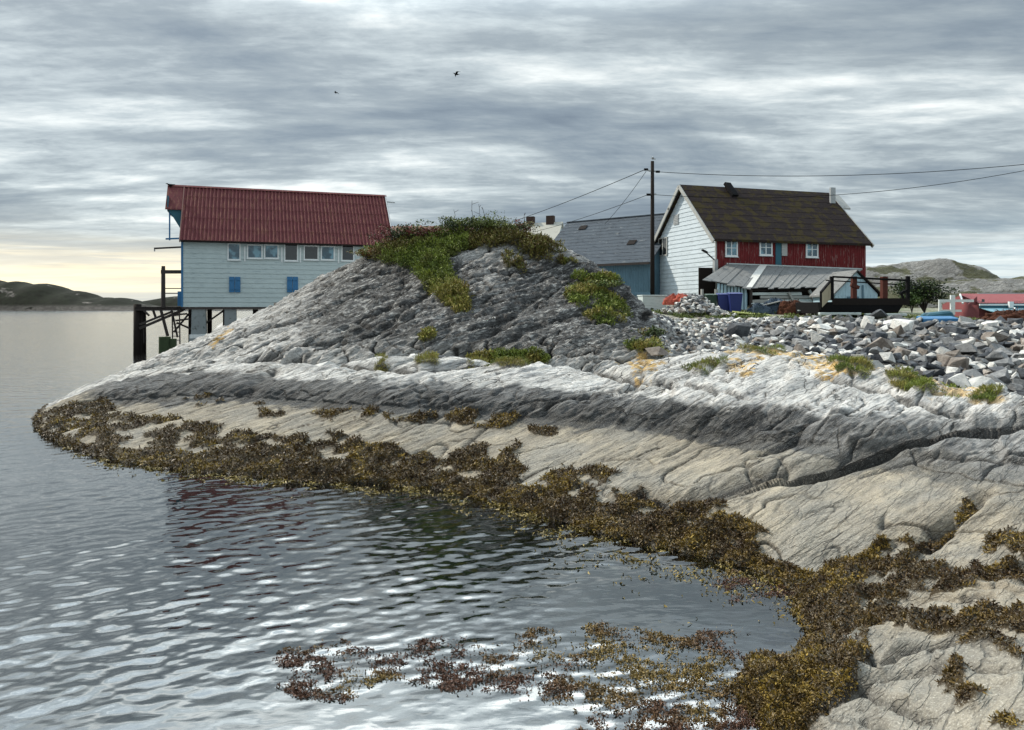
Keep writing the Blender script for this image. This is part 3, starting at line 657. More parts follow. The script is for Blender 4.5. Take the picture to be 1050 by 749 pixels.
M['tealroof'] = paint('faded_blue_roof', (.14, .29, .36), (.09, .19, .25), rough=.7, scale=(2, .4, 1), streak=3, amount=.7)
M['netdark'] = paint('blue_grey_net', (.06, .085, .12), (.02, .03, .045), rough=.9, streak=14, amount=1, bumpd=.03)
M['netbrown'] = paint('rusty_net', (.085, .035, .022), (.03, .014, .01), rough=.9, streak=14, amount=1, bumpd=.03)
M['brownroof'] = paint('brown_roof', (.22, .13, .11), (.14, .08, .07), rough=.8, streak=4)
M['paleroof'] = paint('pale_roof', (.42, .42, .38), (.30, .30, .28), rough=.8, streak=2)
M['brick'] = paint('dark_brick', (.05, .035, .03), (.025, .018, .016), rough=.9, streak=10)
M['inside'] = paint('dark_interior', (.012, .012, .014), rough=1.0)
M['curtain'] = paint('pale_curtain', (.30, .36, .37), (.15, .19, .2), scale=(8, 8, .4), streak=3)
g_ = bpy.data.materials.new('window_glass'); g_.use_nodes = True; b_ = g_.node_tree.nodes['Principled BSDF']
T = NT(g_.node_tree); tcn = T.add('ShaderNodeTexCoord')
T.set(b_.inputs['Base Color'], T.mix(T.smooth(T.noise(tcn.outputs['Object'], 1.6, 3, .5), .45, .62), (.02, .06, .09), (.11, .24, .31)))  # mottled pale blue puts a sky reflection into the glass colour
b_.inputs['Roughness'].default_value = .06; b_.inputs['Specular IOR Level'].default_value = .9
T.set(b_.inputs['Normal'], T.bump(T.noise(tcn.outputs['Object'], 1.1, 2, .5), .3, .02)); M['glass'] = g_
g2 = g_.copy(); g2.name = 'dark_window_glass'; g2.node_tree.nodes['Principled BSDF'].inputs['Base Color'].default_value = (.01, .012, .014, 1)
for l in list(g2.node_tree.links):
    if l.to_socket.name == 'Base Color': g2.node_tree.links.remove(l)
M['darkglass'] = g2

# ------------------------------------------------------------------ building helpers (local frame: x along the front, y inwards, z up)
def wall_coords(P0, rz, px, py):
    """(along, z) where the ray of a photo pixel meets the vertical front plane"""
    k = (px - CX) / F; dx, dy = math.cos(rz), math.sin(rz)
    s = (k * P0[1] - P0[0]) / (dx - k * dy); Y = P0[1] + s * dy
    return s, HC - (py - HY) / F * Y
def siding(mb, x0, x1, ylocal, z0, z1, pitch, out=.02, profile=None, seams=None):
    """lap boards standing on the plane y = ylocal (towards -y); profile(z)->(xa,xb) trims them to a gable"""
    z = z0
    while z < z1 - 1e-4:
        zb = min(z + pitch, z1)
        a0, b0 = (x0, x1) if not profile else profile(z)
        a1, b1 = (x0, x1) if not profile else profile(zb)
        if b0 - a0 > .05:
            if b1 - a1 < .01: a1 = b1 = (a1 + b1) / 2; b1 += .01
            yo, yi = ylocal - out - .012, ylocal - .012
            mb.quad((a0, yo, z), (b0, yo, z), (b1, yi, zb), (a1, yi, zb)); mb.quad((a0, yo, z), (b0, yo, z), (b0, ylocal, z), (a0, ylocal, z))
        z = zb
def window(parent, x0, x1, z0, z1, y=-.0, fr=.07, out=.07, mat_frame='whitepaint', glass='glass', mull=1, rows=0, sill=True, curtain=False, label=None):
    f = MB()
    f.box(x0 - fr, x0, y - out, y, z0 - fr, z1 + fr); f.box(x1, x1 + fr, y - out, y, z0 - fr, z1 + fr)
    f.box(x0, x1, y - out, y, z0 - fr, z0); f.box(x0, x1, y - out, y, z1, z1 + fr)
    for i in range(1, mull + 1):
        xm = x0 + (x1 - x0) * i / (mull + 1); f.box(xm - fr * .35, xm + fr * .35, y - out + .012, y - .014, z0, z1)
    for i in range(1, rows + 1):
        zm = z0 + (z1 - z0) * i / (rows + 1); f.box(x0, x1, y - out + .02, y - .02, zm - .02, zm + .02)
    w = f.build('window', M[mat_frame], parent)
    if label: w['label'] = label
    MB().box(x0, x1, y - out + .038, y - out + .05, z0, z1).build('pane', M[glass], w)
    if sill: MB().box(x0 - fr - .03, x1 + fr + .03, y - out - .05, y - .002, z0 - fr - .045, z0 - fr - .003).build('sill', M[mat_frame], w)
    return w
def corrugated(a, b, c, d, mat, name, parent, n=80, amp=.02, courses=1, lap=.02, thick=.03, sag=0.0, jitter=0.0):
    """ribbed sheet roof on the quad a(eave left) b(eave right) c(ridge right) d(ridge left); courses lap over each other"""
    a, b, c, d = map(Vector, (a, b, c, d)); nrm = (b - a).cross(d - a).normalized()
    if nrm.z < 0: nrm = -nrm
    V = []; Fc = []; m = n * 6 + 1; rr = random.Random(3)
    for j in range(courses):
        t0, t1 = j / courses, (j + 1) / courses
        base = len(V); js = [rr.uniform(-jitter, jitter) for _ in range(n + 1)]
        for t, lift in ((t0, lap), (t1, 0.0)):
            for i in range(m):
                s = i / (m - 1); p = a.lerp(b, s).lerp(d.lerp(c, s), t)
                V.append(p + nrm * (amp * math.cos(2 * math.pi * s * n) + lift + thick + js[int(s * n)]) + Vector((0, 0, -sag * math.sin(math.pi * s) * 1.0)))
        for i in range(m - 1): Fc.append((base + i, base + i + 1, base + m + i + 1, base + m + i))
        b2 = len(V)      # drop edge under the lower end of the course
        for i in range(m): V.append(V[base + i] - nrm * (lap + thick * .8))
        for i in range(m - 1): Fc.append((b2 + i, b2 + i + 1, base + i + 1, base + i))
    mb = MB(); mb.v = [tuple(v) for v in V]; mb.f = Fc
    return mb.build(name, M[mat], parent)

# ================================================================== BOATHOUSE ON PILES
BH = Vector(at(187, 56.0, z=0.0)); brz = math.atan2(.327, .945)
bh = empty('boathouse', (BH.x, BH.y, 0), brz, 'pale blue boarded boathouse with a ribbed red roof, standing on piles over the water', 'boathouse')
Lb = 15.4; Wb = 8.0; zb, ze, zr = 3.55, 8.62, 13.0
wl_ = MB(); wl_.hexa([(0, 0, zb), (Lb, 0, zb), (Lb, Wb, zb), (0, Wb, zb), (0, 0, ze), (Lb, 0, ze), (Lb, Wb, ze), (0, Wb, ze)])
wl_.prism_x([(0, ze), (Wb, ze), (Wb / 2, zr - .12)], 0, Lb)
siding(wl_, 0, Lb, 0, zb, ze - .02, .36, .03)
wall = wl_.build('wall', M['paleblue'], bh)
cbm = MB(); cbm.box(-.09, .05, -.075, .1, zb, ze - .04); cbm.build('corner_board', M['bluetrim'], bh)
MB().box(-.05, Lb + .05, -.06, .12, zb - .16, zb - .01).build('sill_beam', M['wood'], bh)
corrugated((-.12, -.42, ze - .22), (Lb + .25, -.42, ze - .22), (Lb + .25, Wb / 2, zr), (-.12, Wb / 2, zr), 'redroof', 'roof', bh, n=58, amp=.055, courses=5, lap=.018)
corrugated((-.12, Wb + .42, ze - .22), (Lb + .25, Wb + .42, ze - .22), (Lb + .25, Wb / 2, zr), (-.12, Wb / 2, zr), 'redroof', 'roof', bh, n=58, amp=.055, courses=5, lap=.018)
MB().prism_x([(Wb / 2 - .2, zr - .04), (Wb / 2 + .2, zr - .04), (Wb / 2, zr + .12)], -1.35, Lb + .3).build('ridge_cap', M['redroof'], bh)
MB().box(-.1, Lb + .22, -.50, -.40, ze - .32, ze - .18).build('gutter', M['darkwood'], bh)
# hoist hood on the seaward gable
hood = MB()
hz = ze + (zr - ze) * .60
def roofz(yy): return ze - .22 + (yy + .42) / (Wb / 2 + .42) * (zr - ze + .22)
yl, yr = 2.0, Wb - 2.0; zl = roofz(yl)
hood.hexa([(-1.35, yl, zl), (-.13, yl, zl), (-.13, Wb / 2, zr), (-1.35, Wb / 2, zr), (-1.35, yl, zl + .08), (-.13, yl, zl + .08), (-.13, Wb / 2, zr + .08), (-1.35, Wb / 2, zr + .08)])
hood.hexa([(-1.35, yr, zl), (-.13, yr, zl), (-.13, Wb / 2, zr), (-1.35, Wb / 2, zr), (-1.35, yr, zl + .08), (-.13, yr, zl + .08), (-.13, Wb / 2, zr + .08), (-1.35, Wb / 2, zr + .08)])
hood.build('hood_roof', M['redroof'], bh)
MB().prism([(-1.15, zl + .02), (-.01, zl + .02), (-.01, zl - 1.9)], yl + .15, yl + .27).build('hood_side', M['tealdark'], bh)
MB().prism([(-1.15, zl + .02), (-.01, zl + .02), (-.01, zl - 1.9)], yr - .27, yr - .15).build('hood_side', M['tealdark'], bh)
MB().box(-1.22, -1.15, yl + .1, yr - .1, zl - .1, zr - 1.0).build('hood_front', M['tealdark'], bh)
hb = MB(); hb.box(-1.12, -1.02, yl + .3, yl + .4, zl - 2.3, zl); hb.build('hood_post', M['bluetrim'], bh)
hb = MB(); hb.bar((-1.35, yl + .35, zl - 2.2), (0, yl + .35, zl - 2.1), .12); hb.build('hood_brace', M['bluetrim'], bh)
for (nm, x1_, y1_) in (('verge_board', -.16, 0), ('verge_board', Lb + .2, 0)):
    v_ = MB(); v_.bar((x1_, -.42, ze - .25), (x1_, Wb / 2, zr - .03), .06, .26); v_.build(nm, M['brownroof'] if x1_ < 0 else M['whitepaint'], bh)
MB().bar((Lb + .2, Wb / 2 - .3, zr - .5), (Lb + 1.0, Wb / 2 - .3, zr - .55), .09).build('bracket', M['metal'], bh)
for (a, b, t, bo, gl, lab) in ((234.5, 245.5, 250.5, 266, 'glass', None), (254.5, 268, 252, 264.5, 'glass', None), (272, 284.5, 252, 264.5, 'glass', None), (292.5, 304.5, 251, 267, 'darkglass', 'open dark window with a white frame'),
                          (312.5, 325.5, 253, 266, 'darkglass', None), (330, 342, 253.5, 266, 'glass', None), (351, 362, 252, 267, 'darkglass', 'dark window half hidden by the rock')):
    x0, z1 = wall_coords((BH.x, BH.y), brz, a, t); x1, z0 = wall_coords((BH.x, BH.y), brz, b, bo)
    window(bh, x0, x1, z0, z1, y=-.04, fr=.09, out=.06, glass=gl, mull=0, sill=True, label=lab)
for (a, b) in ((235, 246.5), (294.3, 305.5)):
    x0, z1 = wall_coords((BH.x, BH.y), brz, a, 284); x1, z0 = wall_coords((BH.x, BH.y), brz, b, 300)
    sh = MB(); sh.box(x0, (x0 + x1) / 2 - .02, -.12, -.04, z0, z1); sh.box((x0 + x1) / 2 + .02, x1, -.12, -.04, z0, z1)
    for q in (.2, .8): sh.box(x0, x1, -.15, -.122, z0 + (z1 - z0) * q - .04, z0 + (z1 - z0) * q + .04)
    sh.build('shutter', M['bluetrim'], bh)
# white jambs between the openings
for pxx in (251, 289, 308, 347):
    s_, _ = wall_coords((BH.x, BH.y), brz, pxx, 258); z1 = HC + 64 / F * 57; MB().box(s_ - .05, s_ + .05, -.085, -.04, z1 - 1.1, z1 + .05).build('jamb', M['whitepaint'], bh)
# piles: concrete piers, timber braces (all move with the boathouse)
def bl(px, Yl, py=None, z=None):
    """photo column + depth inside the house frame -> local point"""
    k = (px - CX) / F; dx, dy = math.cos(brz), math.sin(brz)
    ox, oy = BH.x - dy * Yl, BH.y + dx * Yl
    s = (k * oy - ox) / (dx - k * dy); Y = oy + s * dy
    return (s, Yl, z if z is not None else HC - (py - HY) / F * Y)
for (px, yl_, w, zbot, mat) in ((204, .5, .95, 1.2, 'concrete'), (236.5, .5, .85, -.5, 'concrete'), (231, 3.2, .35, -.8, 'darkwood'), (262, .6, .4, -.8, 'darkwood'), (275, 3.2, .5, -1.0, 'darkwood'), (196, 6.8, .4, -1.5, 'darkwood'), (215, 6.8, .35, -1.5, 'darkwood'), (292, .6, .5, -.5, 'darkwood'), (330, 1, .6, -.2, 'darkwood')):
    x_, y_, _ = bl(px, yl_, z=0)
    p_ = MB(); k_ = 1.12 if mat == 'concrete' else 1
    p_.hexa([(x_ - w / 2 * k_, y_ - w / 2, zbot), (x_ + w / 2 * k_, y_ - w / 2, zbot), (x_ + w / 2 * k_, y_ + w / 2, zbot), (x_ - w / 2 * k_, y_ + w / 2, zbot),
             (x_ - w / 2, y_ - w / 2, zb - .17), (x_ + w / 2, y_ - w / 2, zb - .17), (x_ + w / 2, y_ + w / 2, zb - .17), (x_ - w / 2, y_ + w / 2, zb - .17)])
    pr = p_.build('pier', M[mat], bh, bevel=.02)
    if px == 204:
        f_ = MB(); f_.box(x_ - .65, x_ + .62, y_ - .62, y_ + .6, .95, 1.22); f_.box(x_ - .58, x_ + .56, y_ - .55, y_ + .55, .2, .95); f_.build('pier_footing', M['concrete'], pr, bevel=.03)
        f_ = MB(); f_.box(x_ - .62, x_ + .60, y_ - .60, y_ + .58, 1.222, 1.5); f_.build('pier_band', M['whitepaint'], pr, bevel=.02)
for a, b in (((229, .8, 319), (209, .8, 333)), ((197, 1.0, 318), (178, 1.0, 341)), ((176, 1.2, 318), (182, 1.2, 346)), ((209, 1.0, 334), (198, 1.0, 334)), ((181, .9, 331), (197, .9, 338)), ((178, .8, 323), (192, .8, 322)), ((180, .9, 329), (196, .9, 327))):
    MB().bar(bl(a[0], a[1], a[2]), bl(b[0], b[1], b[2]), .13 if a[1] > .7 else .1).build('brace', M['wood'], bh)
MB().tube(bl(212, .9, 317), bl(212, .9, 352), .02, n=6).build('drain_pipe', M['metal'], bh)
# ---- jetty platform beyond the gable
jt = empty('jetty', (BH.x, BH.y, 0), brz, 'weathered timber jetty on dark piles at the seaward end of the boathouse', 'jetty')
def jbar(a, b, w, nm='brace', h=None, mat='wood'): return MB().bar(bl(*a), bl(*b), w, h).build(nm, M[mat], jt)
def jpost(px, yl_, py0, py1, w, nm='post', mat='wood', lean=0):
    a = bl(px, yl_, py0); b = bl(px + lean, yl_, py1)
    return MB().tube((b[0], b[1], b[2]), (a[0], a[1], a[2]), w / 2 * 1.15, w / 2, 10).build(nm, M[mat], jt)
x_, y_, _ = bl(141, 1.2, z=0)
MB().tube((x_, y_, -1.5), (x_, y_, 3.75), .30, .27, 12).build('pile', M['darkwood'], jt, smooth=True)
x_, y_, _ = bl(147, 4.6, z=0); MB().tube((x_, y_, -1.5), (x_, y_, 3.5), .22, .2, 12).build('pile', M['darkwood'], jt, smooth=True)
for yy in (.9, 2.6, 4.4):
    a = bl(138, yy, z=3.42); MB().box(a[0], -.12, yy - .11, yy + .11, 3.28, 3.50).build('beam', M['wood'], jt)
x0j = bl(138, .8, z=3)[0]
dk = MB(); nb_ = 19
for i in range(nb_):
    xx = x0j + (-.14 - x0j) * i / nb_; dk.box(xx, xx + (-.14 - x0j) / nb_ - .03, .7, 4.7, 3.503, 3.56 + .01 * math.sin(i * 7))
dk.build('deck', M['wood'], jt)
jbar((143, .9, 337), (188, .9, 318), .2, h=.2); jbar((143, .9, 333), (176, .9, 320), .16)
jbar((147, .8, 318), (153, .8, 324), .14); jbar((157, 1.0, 318), (160, 1.0, 327), .16); jbar((165, .9, 318), (172, .9, 345), .2, 'post'); jbar((147.5, .8, 338), (147.5, .8, 352), .05, 'rope')
jpost(167.5, .8, 273, 316, .26, mat='wood'); jpost(167, 4.3, 275, 316, .24)
jbar((165, .8, 279), (187, .8, 279), .24, 'top_rail', h=.26); jbar((167, .8, 296), (186, .8, 296), .07, 'rail'); jbar((168, .8, 301), (186, .8, 301), .07, 'rail')
jbar((165.5, 4.3, 279), (185, 4.3, 279), .2, 'top_rail')
for zz_ in (0,):
    pst = MB(); a = bl(184.6, .55, 299); b = bl(184.6, .55, 314); pst.box(a[0] - .16, a[0] + .12, a[1] - .1, a[1] + .1, b[2], a[2]); pst.build('blue_post', M['bluetrim'], jt)
MB().bar(bl(158, 1.6, 255), bl(187, 1.6, 253.5), .16, .12).build('hoist_boom', M['wood'], bh)
MB().bar(bl(158.5, 1.6, 255), bl(158.5, 1.6, 258), .08).build('boom_hook', M['metal'], bh)
# ladder from the deck down to the water
ld = empty('ladder', (BH.x, BH.y, 0), brz, 'thin wooden ladder hanging below the jetty beside the concrete pier', 'ladder')
for px in (176.5, 184): MB().bar(bl(px, .5, 316), bl(px + .5, .5, 353), .09).build('rail', M['wood'], ld)
for i, pz in enumerate(np.linspace(320, 349, 8)): MB().bar(bl(176.6, .5, float(pz)), bl(184.3, .5, float(pz)), .05).build('rung', M['wood'], ld)
# squat mooring post
mp = at(169, 51.5, z=0)
o_ = MB(); o_.tube((0, 0, -1.5), (0, 0, 1.52), .40, .38, 14); o_.tube((.5, .1, -1.5), (.5, .1, 1.38), .26, .25, 12)
o_ = o_.build('mooring_post', M['mossypost'], None, bevel=.02); o_.location = mp
tag(o_, 'thick mossy green timber mooring post standing in the water below the jetty', 'mooring post')
o_ = MB().tube((0, 0, -1.2), (0, 0, .45), .09, .08, 8).build('stake', M['darkwood']); o_.location = at(157.5, 44, z=0)
tag(o_, 'thin dark stake sticking out of the water near the rock edge', 'stake')

# ================================================================== GABLED HOUSE (white gable, red long wall)
HP = Vector((13.4, 50.0, 0)); hrz = math.atan2(.3, .954)
hs_ = empty('gabled_house', (HP.x, HP.y, 3.3), hrz, 'old house with white boarded gable, flaking red long wall and mossy roof', 'house')
Lh, Wh = 12.1, 8.2; g0 = 0.0; he = 8.05 - 3.3; hr = 12.0 - 3.3
def hw(px, py): s, z = wall_coords((HP.x, HP.y), hrz, px, py); return s, z - 3.3
rw = MB(); rw.box(0.02, Lh, 0, .2, 0, he); rw.box(Lh - .2, Lh, .2, Wh, 0, he)
nbd = 66
for i in range(nbd):           # upright boards with cover strips
    xx = .02 + (Lh - .04) * i / nbd; rw.box(xx, xx + .045, -.022, -.001, 0, he - .02)
rw.build('red_wall', M['redwall'], hs_)
# white gable wall (plane x = 0): boards
gw = MB(); gw.box(0, .18, .205, Wh, 0, he)
gw.prism_x([(0, he + .002), (Wh, he + .002), (Wh / 2, hr - .1)], 0, .18)
rg_ = MB(); rg_.prism_x([(0, he + .002), (Wh, he + .002), (Wh / 2, hr - .1)], Lh - .18, Lh); rg_.build('rear_gable', M['redwall'], hs_)
pitch = .30; z_ = 0.0
while z_ < hr - .3:
    zn = z_ + pitch
    def ed(zq):
        if zq <= he: return (-.03, Wh)
        t = (zq - he) / (hr - .1 - he); return (t * Wh / 2, Wh - t * Wh / 2)
    (a0, b0), (a1, b1) = ed(z_), ed(min(zn, hr - .12))
    gw.quad((-.045, a0, z_), (-.045, b0, z_), (-.012, b1, min(zn, hr - .12)), (-.012, a1, min(zn, hr - .12))); gw.quad((-.045, a0, z_), (-.045, b0, z_), (0, b0, z_), (0, a0, z_))
    z_ = zn
gw.build('white_gable', M['whiteside'], hs_)
MB().box(-.06, .02, -.075, .02, 0, he - .05).build('corner_board', M['greywood'], hs_)
bs = MB(); bs.box(-.30, -.05, 2.6, Wh - .3, -.6, .42); bs.build('foundation', M['palewood'], hs_)
ov = .30
def roofslab(y0, z0, y1, z1, nm='roof', lab=None):
    q = MB(); t = .14
    n = 9
    for i in range(n):       # overlapping courses
        a, b = i / n, (i + 1) / n
        ya, za, yb, zb_ = y0 + (y1 - y0) * a, z0 + (z1 - z0) * a, y0 + (y1 - y0) * b, z0 + (z1 - z0) * b
        lift = .02
        q.hexa([(-.35, ya, za - t), (Lh + .3, ya, za - t), (Lh + .3, yb, zb_ - t), (-.35, yb, zb_ - t), (-.35, ya, za + lift), (Lh + .3, ya, za + lift), (Lh + .3, yb, zb_ + .004), (-.35, yb, zb_ + .004)])
    return q.build(nm, M['mossroof'], hs_)
sl = (hr - he) / (Wh / 2)
roofslab(-ov, he - ov * sl + .20, Wh / 2, hr + .20); roofslab(Wh + ov, he - ov * sl + .20, Wh / 2, hr + .16)
for xx, mt in ((-.39, 'greywood'), (Lh + .34, 'greywood')):
    for s in (0, 1):
        y0 = -ov - .03 if s == 0 else Wh + ov + .03
        MB().bar((xx, y0, he - ov * sl + .03), (xx, Wh / 2, hr + .08), .07, .26).build('verge_board', M[mt], hs_)
for (a, b, t, bo) in ((744.5, 754.5, 247, 262), (779.5, 790, 247, 261), (827, 837, 249, 263)):
    x0, z1 = hw(a, t); x1, z0 = hw(b, bo)
    window(hs_, x0, x1, z0, z1, y=-.024, fr=.10, out=.07, mull=1, rows=1, glass='glass')
# small window and vent in the gable (plane x=0): build rotated as a child frame of their own meshes
gz = lambda px: px
def gyz(px, py):
    """photo pixel -> (y, z) on the gable plane"""
    k = (px - CX) / F; dx, dy = -math.sin(hrz), math.cos(hrz)
    s = (k * HP.y - HP.x) / (dx - k * dy); Y = HP.y + s * dy
    return s, HC - (py - HY) / F * Y - 3.3
def gwin(a, b, t, bo, mull, nm='window', glass='darkglass'):
    y1, z1 = gyz(a, t); y0, z0 = gyz(b, bo); f = MB(); fr = .09
    f.box(-.11, -.03, y0 - fr, y0, z0 - fr, z1 + fr); f.box(-.11, -.03, y1, y1 + fr, z0 - fr, z1 + fr); f.box(-.11, -.03, y0, y1, z0 - fr, z0); f.box(-.11, -.03, y0, y1, z1, z1 + fr)
    for i in range(1, mull + 1):
        ym = y0 + (y1 - y0) * i / (mull + 1); f.box(-.10, -.035, ym - .04, ym + .04, z0, z1)
    w = f.build(nm, M['greywood'], hs_); MB().box(-.07, -.055, y0, y1, z0, z1).build('pane', M[glass], w)
gwin(672.5, 684.5, 246.5, 261, 2)
y1, z1 = gyz(691.5, 221); y0, z0 = gyz(696.5, 230)
vt = MB(); vt.box(-.08, -.03, y0, y1, z0, z1)
for i in range(5): vt.box(-.10, -.081, y0 + .05, y1 - .05, z0 + .08 + i * (z1 - z0 - .1) / 5, z0 + .13 + i * (z1 - z0 - .1) / 5)
vt.build('vent', M['metal'], hs_)
yl0, zl0 = gyz(690.5, 213.5); lm = MB(); lm.bar((-.03, yl0, zl0), (-.35, yl0, zl0 + .05), .06); lm.tube((-.35, yl0, zl0 + .08), (-.35, yl0, zl0 - .12), .06, .13, 8); lm.build('gable_lamp', M['black'], hs_)
# outdoor lamp arm and cable box at the corner
x0, z0 = hw(732, 272); cbx = MB(); cbx.box(-.30, -.06, -.34, -.08, z0 - 1.0, z0 + .35); cbx.build('meter_box', M['metal'], hs_)
lm = MB(); lm.bar((-.2, -.2, z0 + .3), (-1.15, -.5, z0 + .85), .06); lm.bar((-.95, -.45, z0 + .78), (-1.35, -.55, z0 + .92), .16, .1); lm.build('lamp_arm', M['black'], hs_)
# roof oddments: skylight hatch, metal flue plate, hoist beam
cr = MB(); X_, _ = hw(790, 200); cr.bar((X_ - .6, Wh / 2 - .9, hr - .55), (X_ - .75, Wh / 2 - .1, hr + .45), .55, .22); cr.build('roof_hatch', M['black'], hs_)
X_ = Lh - .25; MB().box(X_ - .15, X_ + .28, Wh / 2 - 1.05, Wh / 2 - .9, hr - .75, hr + .42).build('flue_plate', M['metal'], hs_)
hq = MB(); hq.hexa([(Lh + .1, Wh / 2 - 1.2, hr - 1.2), (Lh + 1.25, Wh / 2 - 1.2, hr - 1.2), (Lh + 1.25, Wh / 2, hr - .1), (Lh + .1, Wh / 2, hr - .1), (Lh + .1, Wh / 2 - 1.2, hr - 1.08), (Lh + 1.25, Wh / 2 - 1.2, hr - 1.08), (Lh + 1.25, Wh / 2, hr + .05), (Lh + .1, Wh / 2, hr + .05)])
hq.build('hoist_hood', M['greywood'], hs_)
MB().box(Lh + .35, Lh + .6, Wh / 2 - .9, Wh / 2 - .65, hr - 1.9, hr - 1.15).build('hoist_block', M['black'], hs_)
# loading door, dark, ladder-like battens
x0, z1 = hw(795.5, 248); x1, z0 = hw(799.5, 273)
dd = MB(); dd.box(x0 - .05, x1 + .1, -.06, -.025, z0 - .3, z1); dd.build('loft_door', M['tealdark'], hs_)
MB().box(x0 + .42, x0 + .85, -.10, -.027, z1 - .95, z1 - .1).build('shutter', M['greywood'], hs_)

# ================================================================== GREY BARN BEHIND
gr_ang = math.atan2(-.64, .77)
GP = Vector((10.3 - .77 * 10.6, 56 + .64 * 10.6, 0))
bn_ = empty('slate_barn', (GP.x, GP.y, 3.3), gr_ang, 'grey slate-roofed barn with faded blue wall, left of the white gable', 'barn')
Lg, Wg = 10.5, 9.2; ge, gr_ = 3.7, 7.55
b_ = MB(); b_.box(0, Lg, 0, Wg, 0, ge); b_.prism_x([(0, ge), (Wg, ge), (Wg / 2, gr_ - .1)], 0, Lg)
for i in range(48): b_.box(.02 + Lg / 48 * i, .06 + Lg / 48 * i, -.025, -.001, 0, ge - .05)
b_.build('wall', M['bluewall'], bn_)
for s in (0, 1):
    q = MB(); y0 = -.4 if s == 0 else Wg + .4; n = 14
    for i in range(n):
        a, b = i / n, (i + 1) / n; z0 = ge - .28
        ya, yb = y0 + (Wg / 2 - y0) * a, y0 + (Wg / 2 - y0) * b; za, zb_ = z0 + (gr_ - z0) * a, z0 + (gr_ - z0) * b
        q.hexa([(-.3, ya, za), (Lg + .2, ya, za), (Lg + .2, yb, zb_), (-.3, yb, zb_), (-.3, ya, za + .12), (Lg + .2, ya, za + .12), (Lg + .2, yb, zb_ + .10), (-.3, yb, zb_ + .10)])
    q.build('roof', M['slate'], bn_)
MB().bar((-.3, Wg / 2, gr_ + .12), (Lg + .2, Wg / 2, gr_ + .12), .25, .08).build('ridge_cap', M['slate'], bn_)
MB().box(-.25, Lg + .15, -.47, -.40, ge - .33, ge - .15).build('eave_board', M['wood'], bn_)
q = MB()
for (sx, t) in ((1.6, .78), (7.6, .36)):
    q = MB()
    ya = -.4 + (Wg / 2 + .4) * t; za = ge - .28 + (gr_ - ge + .28) * t + .17
    q.hexa([(sx, ya, za), (sx + .7, ya, za), (sx + .7, ya + .4, za + .34), (sx, ya + .4, za + .34), (sx, ya, za + .04), (sx + .7, ya, za + .04), (sx + .7, ya + .4, za + .38), (sx, ya + .4, za + .38)]); q.build('slipped_slate', M['darkwood'], bn_)
pass

# ================================================================== SMALL WHITE HOUSE FAR BEHIND
fh = empty('far_house', (at(578, 86, z=3.3)), R(180 - 52), 'small white house with two dark chimneys, seen far behind the grass-topped knoll', 'house')
# local x runs away from the gable corner along the ridge
Lf, Wf, fe, fr_ = 6.0, 5.6, 7.0, 9.8
fh.location = at(567.5, 84, z=3.4); fh.rotation_euler = (0, 0, R(160))
fw = MB(); fw.box(0, Lf, -Wf, 0, 0, fe); fw.prism_x([(-Wf, fe), (0, fe), (-Wf / 2, fr_)], 0, Lf); fw.build('wall', M['whiteside'], fh)
for s in (0, 1):
    y0 = .3 if s == 0 else -Wf - .3
    z0 = fe - .35
    MB().hexa([(-.25, y0, z0), (Lf + .2, y0, z0), (Lf + .2, -Wf / 2, fr_), (-.25, -Wf / 2, fr_), (-.25, y0, z0 + .12), (Lf + .2, y0, z0 + .12), (Lf + .2, -Wf / 2, fr_ + .12), (-.25, -Wf / 2, fr_ + .12)]).build('roof', M['paleroof'], fh)
for xx in (1.2, 3.6): MB().box(xx - .45, xx + .45, -Wf / 2 - .3, -Wf / 2 + .3, fr_ - .4, fr_ + .85).build('chimney', M['brick'], fh)
gwf = MB(); gwf.box(-.05, -.01, -Wf / 2 - .35, -Wf / 2 + .25, fr_ - 1.9, fr_ - 1.0); gwf.build('window', M['darkglass'], fh)

# long low brown-roofed house behind the knoll
bb = empty('low_house', at(386, 84, z=2.5), R(-4), 'low house with a dull brown roof just showing over the shrubs on the knoll', 'house')
q = MB(); q.box(0, 10.5, 0, 6, 0, 7.7); q.build('wall', M['whiteside'], bb)
for y0, y1 in ((-.4, 3), (6.4, 3)): MB().hexa([(-.2, y0, 7.5), (10.7, y0, 7.5), (10.7, y1, 10.2), (-.2, y1, 10.2), (-.2, y0, 7.65), (10.7, y0, 7.65), (10.7, y1, 10.35), (-.2, y1, 10.35)]).build('roof', M['brownroof'], bb)

# ================================================================== LEAN-TO SHED
LP = at(719, 45.2, z=3.25); le_rz = math.atan2(.22, .975)
ls = empty('lean_to_shed', LP, le_rz, 'long sagging lean-to shed with a patched tin roof against the red wall', 'shed')
def lw(px, py, yl_=0.0):
    dx, dy = math.cos(le_rz), math.sin(le_rz); k = (px - CX) / F; ox, oy = LP.x - dy * yl_, LP.y + dx * yl_
    s = (k * oy - ox) / (dx - k * dy); Y = oy + s * dy; return s, HC - (py - HY) / F * Y - LP.z
D_ = 4.3
xl, zl_ = lw(718, 288.5); xm, zm_ = lw(768, 297); xr, zr_ = lw(856, 294.5); xt0, zt0 = lw(745, 272, D_); xt1, zt1 = lw(884, 277.5, D_)
xt0 = max(xt0, .6)
